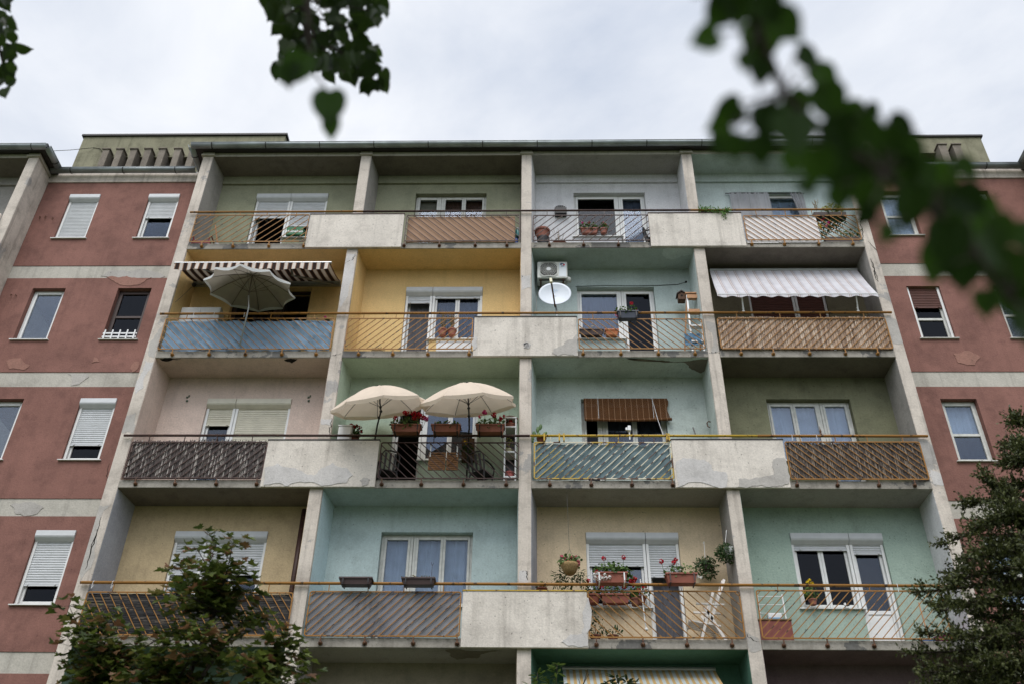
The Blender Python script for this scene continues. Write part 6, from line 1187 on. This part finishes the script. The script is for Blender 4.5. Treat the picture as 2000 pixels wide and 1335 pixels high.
# ---- conifer at lower right
def conifer():
    rnd = random.Random(5); P = T('conifer_tree', 'dark green cypress like conifer rising along the lower right edge', 'tree', (4.7,-7.4,0)); wd = MB(); fo = MB()
    trunk = [Vector((5.1,-7.4,0)), Vector((5.05,-7.4,3)), U(2060,1200,-7.4), U(2040,950,-7.4), U(2010,790,-7.4)]; wd.tube(trunk, [.16,.12,.08,.05,.015], 10)
    arms = [((2030,900),(1965,905),.05),((2035,960),(1880,990),.2),((2035,985),(1835,1065),.2),((2040,1000),(1905,1030),-.2),((2045,1020),(1860,1120),.3),((2040,940),(1960,960),.3),((2030,860),(1972,868),0),((2015,830),(1985,820),.1),((2050,1100),(1850,1140),-.1),((2050,1120),(1785,1155),.2),
            ((2050,1150),(1830,1195),-.2),((2050,1180),(1820,1180),.25),((2055,1250),(1800,1235),.1),((2055,1260),(1772,1275),.3),((2055,1290),(1800,1310),-.1),((2055,1230),(1860,1250),-.3),((2050,1200),(1900,1200),.35),((2060,1320),(1850,1345),.2),((2050,1080),(1930,1080),.3),((2040,1010),(1960,1000),-.3),
            ((2055,1300),(1920,1290),-.35),((2060,1340),(1790,1350),.1),((2045,1060),(1890,1090),-.3),((2060,1240),(1960,1230),.4),((2055,1160),(1960,1150),.35),((2040,900),(1990,880),-.3),((2055,1200),(1870,1290),.3),((2060,1270),(1930,1340),-.2),((2050,1130),(1990,1110),-.35)]
    segs = []
    for (p0, p1, dy) in arms:
        a, c = U(*p0,-7.4), U(*p1,-7.4+dy); segs.append(limb(wd, a, c, .022, .005, rnd, .07, 6))
    for i in range(90):                                # the rest of the tree, outside and below the frame
        z = rnd.uniform(1.2,6.6); a = rnd.uniform(0,6.28); Rm = .25+(6.9-z)*.24
        base = Vector((5.05,-7.4,z-.2)); c = Vector((5.05+math.cos(a)*Rm, -7.4+math.sin(a)*Rm*.8, z+.15)); c.x = max(c.x, 3.9 if z > 3.9 else 3.4); segs.append(limb(wd, base, c, .02, .004, rnd, .07, 6))
    for j, pts in enumerate(segs):
        own = j < len(arms); n = 32 if own else 9
        for i in range(n):
            t = .25+.75*(i/n); k = t*(len(pts)-1); a = pts[int(k)] if int(k) < len(pts)-1 else pts[-2]; c = pts[min(int(k)+1,len(pts)-1)]; p = a.lerp(c, k-int(k)); d = (c-a).normalized()
            for q in range(3):
                dr = (d*.5+rv(rnd)*.9+Vector((0,0,.25))).normalized(); Ls = rnd.uniform(.07,.17)
                for s in range(11):
                    pp = p+dr*Ls*(s/10)+rv(rnd)*.012; leaf(fo, pp, rv(rnd), dr+rv(rnd)*.8, rnd.uniform(.028,.05), .02, .1, 1)
                if s and q == 0: wd.tube([p, p+dr*Ls], .003, 3, False)
    wd.build('trunk', BARK, P, smooth=True); fo.build('crown', CONIF, P)
conifer()
# ---- shrub shoots at the bottom in front of the emerald bay
def shrub(label, tips, base, seed, m):
    rnd = random.Random(seed); P = T('shrub', label, 'shrub', base); wd = MB(); fo = MB()
    for px, py, yy in tips:
        t = U(px,py,yy); pts = limb(wd, base, t, .02, .004, rnd, .05, 7)
        for i in range(26):
            a = rnd.uniform(0,6.28); s = t-Vector((0,0,rnd.random()**2*.25)); v = Vector((math.cos(a),math.sin(a),rnd.uniform(-.3,.6)))
            leaf(fo, s+v*.02, Vector((0,0,1))+rv(rnd)*.5, v, rnd.uniform(.09,.14), .035, .15, 0)
    wd.build('stem', BARK, P); fo.build('foliage', m, P)
SHR = leafmat('shrub_leaf', (56,78,36), (104,124,58), .3); SHD = leafmat('dark_shrub_leaf', (30,44,24), (60,78,40), .25)
shrub('light green leafy shoots in front of the emerald bay at the bottom edge', [(1050,1312,-3.4),(1088,1298,-3.5),(1072,1335,-3.3),(1040,1335,-3.6),(1098,1335,-3.4)], (.5,-3.4,0), 3, SHR)
shrub('dark green leafy shoots before the yellow striped awning at the bottom edge', [(1205,1322,-3.2),(1225,1330,-3.3),(1192,1335,-3.1),(1240,1335,-3.3)], (1.5,-3.2,0), 4, SHD)
o = MB(); rnd = random.Random(2); base = U(1135,1345,-3.2); 
for px, py in ((1130,1325),(1148,1305),(1150,1315)): limb(o, base, U(px,py,-3.2), .008, .003, rnd, .05)
o.tube([base, (base.x,-3.2,0)], .014, 6); tag(o.build('bare_twig', TWIG), 'leafless forked twig before the yellow striped awning', 'twig')
# ---- overhanging branches near the camera
def at(px, py, d):
    v = cam_dir((px-1000)/F_PX, (667.5-py)/F_PX, 1); return CAM+v*d
def cluster(P, wd, fo, poly, n, d0, d1, size, rnd, stemto, ext=None):
    xs = [p[0] for p in poly]; ys = [p[1] for p in poly]; k = 0
    fwd = cam_dir(0,0,1)
    while k < n:
        p = (rnd.uniform(min(xs),max(xs)), rnd.uniform(min(ys),max(ys)))
        if not inside(p, poly): continue
        d = rnd.uniform(d0,d1); c = at(*p,d); s = size*rnd.uniform(.65,1.15); nn = -fwd+rv(rnd)*1.1; leaf(fo, c, nn, Vector((rnd.uniform(-.6,.6),0,-1))+rv(rnd)*.5, s, s*.86, rnd.uniform(.05,.3), 3); k += 1
        if k % 6 == 0: wd.tube([c, c.lerp(stemto(p,d),.5)+rv(rnd)*.02, stemto(p,d)], .0025, 3, False)
def shade_crown(P, base, c, rad, n, seed, m, link):
    # the hanging branch's unseen trunk and crown, added behind camera to shade lower floors
    rnd = random.Random(seed); wd = MB(); fo = MB(); c = Vector(c); base = Vector(base)
    wd.tube([base, base+Vector((.05,0,1.6)), Vector((base.x,base.y,c.z-rad[2]*.5)), c], [.24,.2,.15,.05], 12)
    for i in range(14):
        v = rv(rnd).normalized(); v.z = abs(v.z)*.8-.2; wd.tube([c-Vector((0,0,rad[2]*.5)), c+Vector((v.x*rad[0]*.5,v.y*rad[1]*.5,v.z*rad[2]*.3)), c+Vector((v.x*rad[0]*.9,v.y*rad[1]*.9,v.z*rad[2]*.9))], [.07,.04,.012], 6)
    wd.tube([c-Vector((0,0,rad[2]*.4)), (c+link)/2+Vector((0,0,1)), link], [.08,.05,.02], 7)
    k = 0
    while k < n:
        v = rv(rnd)
        if v.length < .55 and rnd.random() < .6: continue
        p = c+Vector((v.x*rad[0],v.y*rad[1],v.z*rad[2]))
        if mnoise.noise(p*.7) < -.12: continue
        s = rnd.uniform(.14,.26); leaf(fo, p, rv(rnd)+Vector((0,0,.5)), Vector((0,0,-1))+rv(rnd), s, s*.9, .2, 0); k += 1
    wd.build('trunk', BARK, P, smooth=True); fo.build('crown', m, P)
def branch_mid():
    rnd = random.Random(31); P = T('linden_tree', 'tree whose leafy branch tip hangs from the top edge left of centre', 'tree', (-2.2,-21.5,0)); shade_crown(P, (-2.2,-21.5,0), (-1.8,-21.5,11), (4.6,3.9,6.6), 9000, 51, LINDEN, at(560,-400,4.4)); wd = MB(); fo = MB()
    wd.tube([at(560,-400,4.4), at(590,-60,4.2), at(600,60,4.1), at(612,125,4.05)], [.05,.03,.016,.005], 8)
    subs = [((600,0),(540,40)),((600,30),(700,60)),((605,60),(545,125)),((608,70),(735,160)),((600,0),(720,20)),((612,120),(660,140)),((605,50),(650,120))]
    for a, c in subs: limb(wd, at(*a,4.1), at(*c,4.1), .006, .002, rnd, .06)
    poly = [(510,-40),(750,-40),(745,10),(722,60),(735,100),(752,150),(742,165),(705,140),(690,165),(655,120),(640,135),(612,140),(580,130),(556,140),(535,132),(548,98),(566,70),(545,45),(522,22)]
    cluster(P, wd, fo, poly, 210, 3.8, 4.5, .075, rnd, lambda p,d: at(600+(p[0]-600)*.4, p[1]-20, d)); cluster(P, wd, fo, [(480,-300),(760,-300),(750,-30),(510,-30)], 130, 3.8, 4.6, .075, rnd, lambda p,d: at(600,p[1]-20,d))
    for px, py, s in ((543,132,.07),(556,100,.06),(560,82,.055),(715,175,.06),(745,150,.07),(748,175,.055),(735,168,.06),(690,158,.06),(728,172,.05),(740,12,.075)): leaf(fo, at(px,py-14,4.1), -cam_dir(0,0,1)+rv(rnd)*.4, Vector((.3,0,-1))+rv(rnd)*.3, s, s*.85, .15, 3)
    wd.build('twigs', BARK, P, smooth=True); fo.build('leaves', LINDEN, P)
branch_mid()
def branch_left():
    rnd = random.Random(32); P = T('linden_tree', 'tree whose leafy branch tip shows at the top left corner', 'tree', (-10.5,-20,0)); shade_crown(P, (-10.5,-20,0), (-10.5,-20,10.5), (4.4,3.8,6.4), 8000, 52, LINDEN, at(-200,-200,4.8)); wd = MB(); fo = MB()
    wd.tube([at(-200,-200,4.8), at(-60,-20,4.7), at(-5,80,4.6), at(12,150,4.6)], [.04,.02,.01,.003], 6)
    poly = [(-150,-150),(12,-150),(14,20),(26,55),(40,95),(34,130),(38,155),(15,182),(-10,175),(-150,150)]; cluster(P, wd, fo, poly, 190, 4.3, 5.0, .075, rnd, lambda p,d: at(-20,p[1]-20,d))
    wd.build('twigs', BARK, P, smooth=True); fo.build('leaves', LINDEN, P)
branch_left()
def sprig():
    rnd = random.Random(33); P = T('leaf_sprig', 'few blurred near leaves hanging below the middle branch tip', 'leaves', tuple(at(600,60,1.7))); wd = MB(); fo = MB(); fw_ = -cam_dir(0,0,1)
    wd.tube([at(570,-300,1.75), at(600,-30,1.7), at(603,60,1.66), at(605,130,1.66), at(640,180,1.66)], [.008,.006,.004,.003,.0015], 6)
    for px, py, L_, W_, up in ((596,100,.062,.058,(-.45,-1,0)),(562,120,.045,.045,(.1,-1,0)),(643,172,.066,.058,(.02,-1,0)),(646,222,.046,.032,(.06,-1,0))): leaf(fo, at(px,py,1.6), fw_+rv(rnd)*.25, cam_dir(up[0],up[1],0), L_, W_, .12, 3)
    wd.build('twigs', BARK, P, smooth=True); fo.build('leaves', NEAR, P)
sprig()
def branch_near():
    rnd = random.Random(34); P = T('linden_tree', 'tree with a large out of focus branch sweeping down the upper right', 'tree', (7.0,-20.8,0)); shade_crown(P, (7.0,-20.8,0), (7.0,-20.8,10.6), (4.6,3.8,6.5), 9000, 53, LINDEN, at(1430,-260,1.15)); wd = MB(); fo = MB(); fw_ = -cam_dir(0,0,1)
    spine = [(1430,-260),(1450,-60),(1480,60),(1530,180),(1620,270),(1730,340),(1830,420),(1910,500),(1980,590),(2060,700)]
    wd.tube([at(x,y,1.15) for x,y in spine], [.01,.009,.006,.0055,.005,.0045,.004,.0035,.003,.002], 8)
    LV = [(1400,20,95,-.8),(1440,15,110,.1),(1500,10,110,.6),(1380,75,80,-1.2),(1430,70,105,-.5),(1490,75,110,.2),(1535,45,95,.9),(1455,120,60,-.2),(1486,140,62,0),(1475,100,60,.3),(1582,108,84,1.3),(1560,90,60,.4),(1608,150,70,.8),(1560,205,85,.6),(1620,195,110,.4),(1672,225,90,1.0),(1706,215,50,1.2),
          (1425,215,80,-1.1),(1465,205,90,-.4),(1405,245,55,-1.3),(1412,275,75,-.6),(1440,285,85,-.2),(1500,235,105,.1),(1490,290,100,.2),(1545,260,110,0),(1600,250,120,.2),(1650,265,120,.3),(1700,262,80,.8),(1548,310,80,-.2),(1600,320,120,.1),(1655,330,125,.2),(1710,320,115,.4),(1546,345,66,0),(1575,365,55,.2),
          (1756,245,62,1.2),(1742,275,80,.9),(1778,295,85,1.0),(1700,385,110,-.3),(1690,420,80,-.6),(1735,400,110,0),(1760,340,120,.2),(1800,340,100,.7),(1840,350,90,1.0),(1790,400,115,.1),(1850,400,120,.5),(1890,390,95,.9),(1810,455,110,-.2),(1850,470,120,0),(1905,450,115,.4),(1930,400,60,1.2),(1835,505,100,-.3),(1820,540,60,-.6),
          (1880,520,120,0),(1915,560,120,.1),(1925,590,80,0),(1950,480,100,.6),(1965,530,120,.2),(2000,470,110,.7),(1990,580,110,.1),(2010,640,100,.1),(1975,620,90,-.2),(1960,450,90,.9),(2020,520,120,.5),(1885,330,70,1.0),(1730,455,60,-.3),(1640,385,60,.0)]
    for q_, (x, y, s, a) in enumerate(LV):
        if q_ % 7 == 4: continue
        # half of the spine is nearer than the rest, so the leaves lie at different depths
        d = 1.12+rnd.uniform(-.10,.12); s *= .80*rnd.uniform(.8,1.15); L_ = s*d/F_PX; up = cam_dir(math.sin(a), -math.cos(a), rnd.uniform(-.4,.4)); b0 = at(x-math.sin(a)*s*.45, y-math.cos(a)*s*.45, d)
        leaf(fo, b0, fw_+rv(rnd)*.45, up, L_, L_*.95, rnd.uniform(.05,.22), 3)
        k = min(spine, key=lambda q: (q[0]-x)**2+(q[1]-y)**2); wd.tube([at(*k,1.15), b0], .0016, 4, False)
    for i in range(40):
        x = rnd.uniform(1400,1560); y = rnd.uniform(-330,-80); leaf(fo, at(x,y,1.15+rnd.uniform(-.1,.1)), fw_+rv(rnd)*.5, cam_dir(rnd.uniform(-.8,.8),-1,0), .06, .055, .15, 3)
    for i in range(26):
        x = rnd.uniform(2030,2200); y = rnd.uniform(480,760); leaf(fo, at(x,y,1.15+rnd.uniform(-.1,.1)), fw_+rv(rnd)*.5, cam_dir(rnd.uniform(-.8,.8),-1,0), .06, .055, .15, 3)
    wd.build('twigs', BARK, P, smooth=True); fo.build('leaves', NEAR, P)
branch_near()
# ------------------------------------------------------------------ ground
GRASS = plain('lawn', (74,84,48), .95, var=.3, scale=2, bump=.5); ASPH = plain('asphalt', (92,90,88), .9, var=.12, scale=8)
gr = MB(); gr.quad((-600,-600,0),(600,-600,0),(600,600,0),(-600,600,0)); g = gr.build('ground', GRASS); g['kind'] = 'structure'
p = MB(); p.box(-40, 40, -18.5, -15.2, .0, .04); p = p.build('path', ASPH); p['kind'] = 'structure'
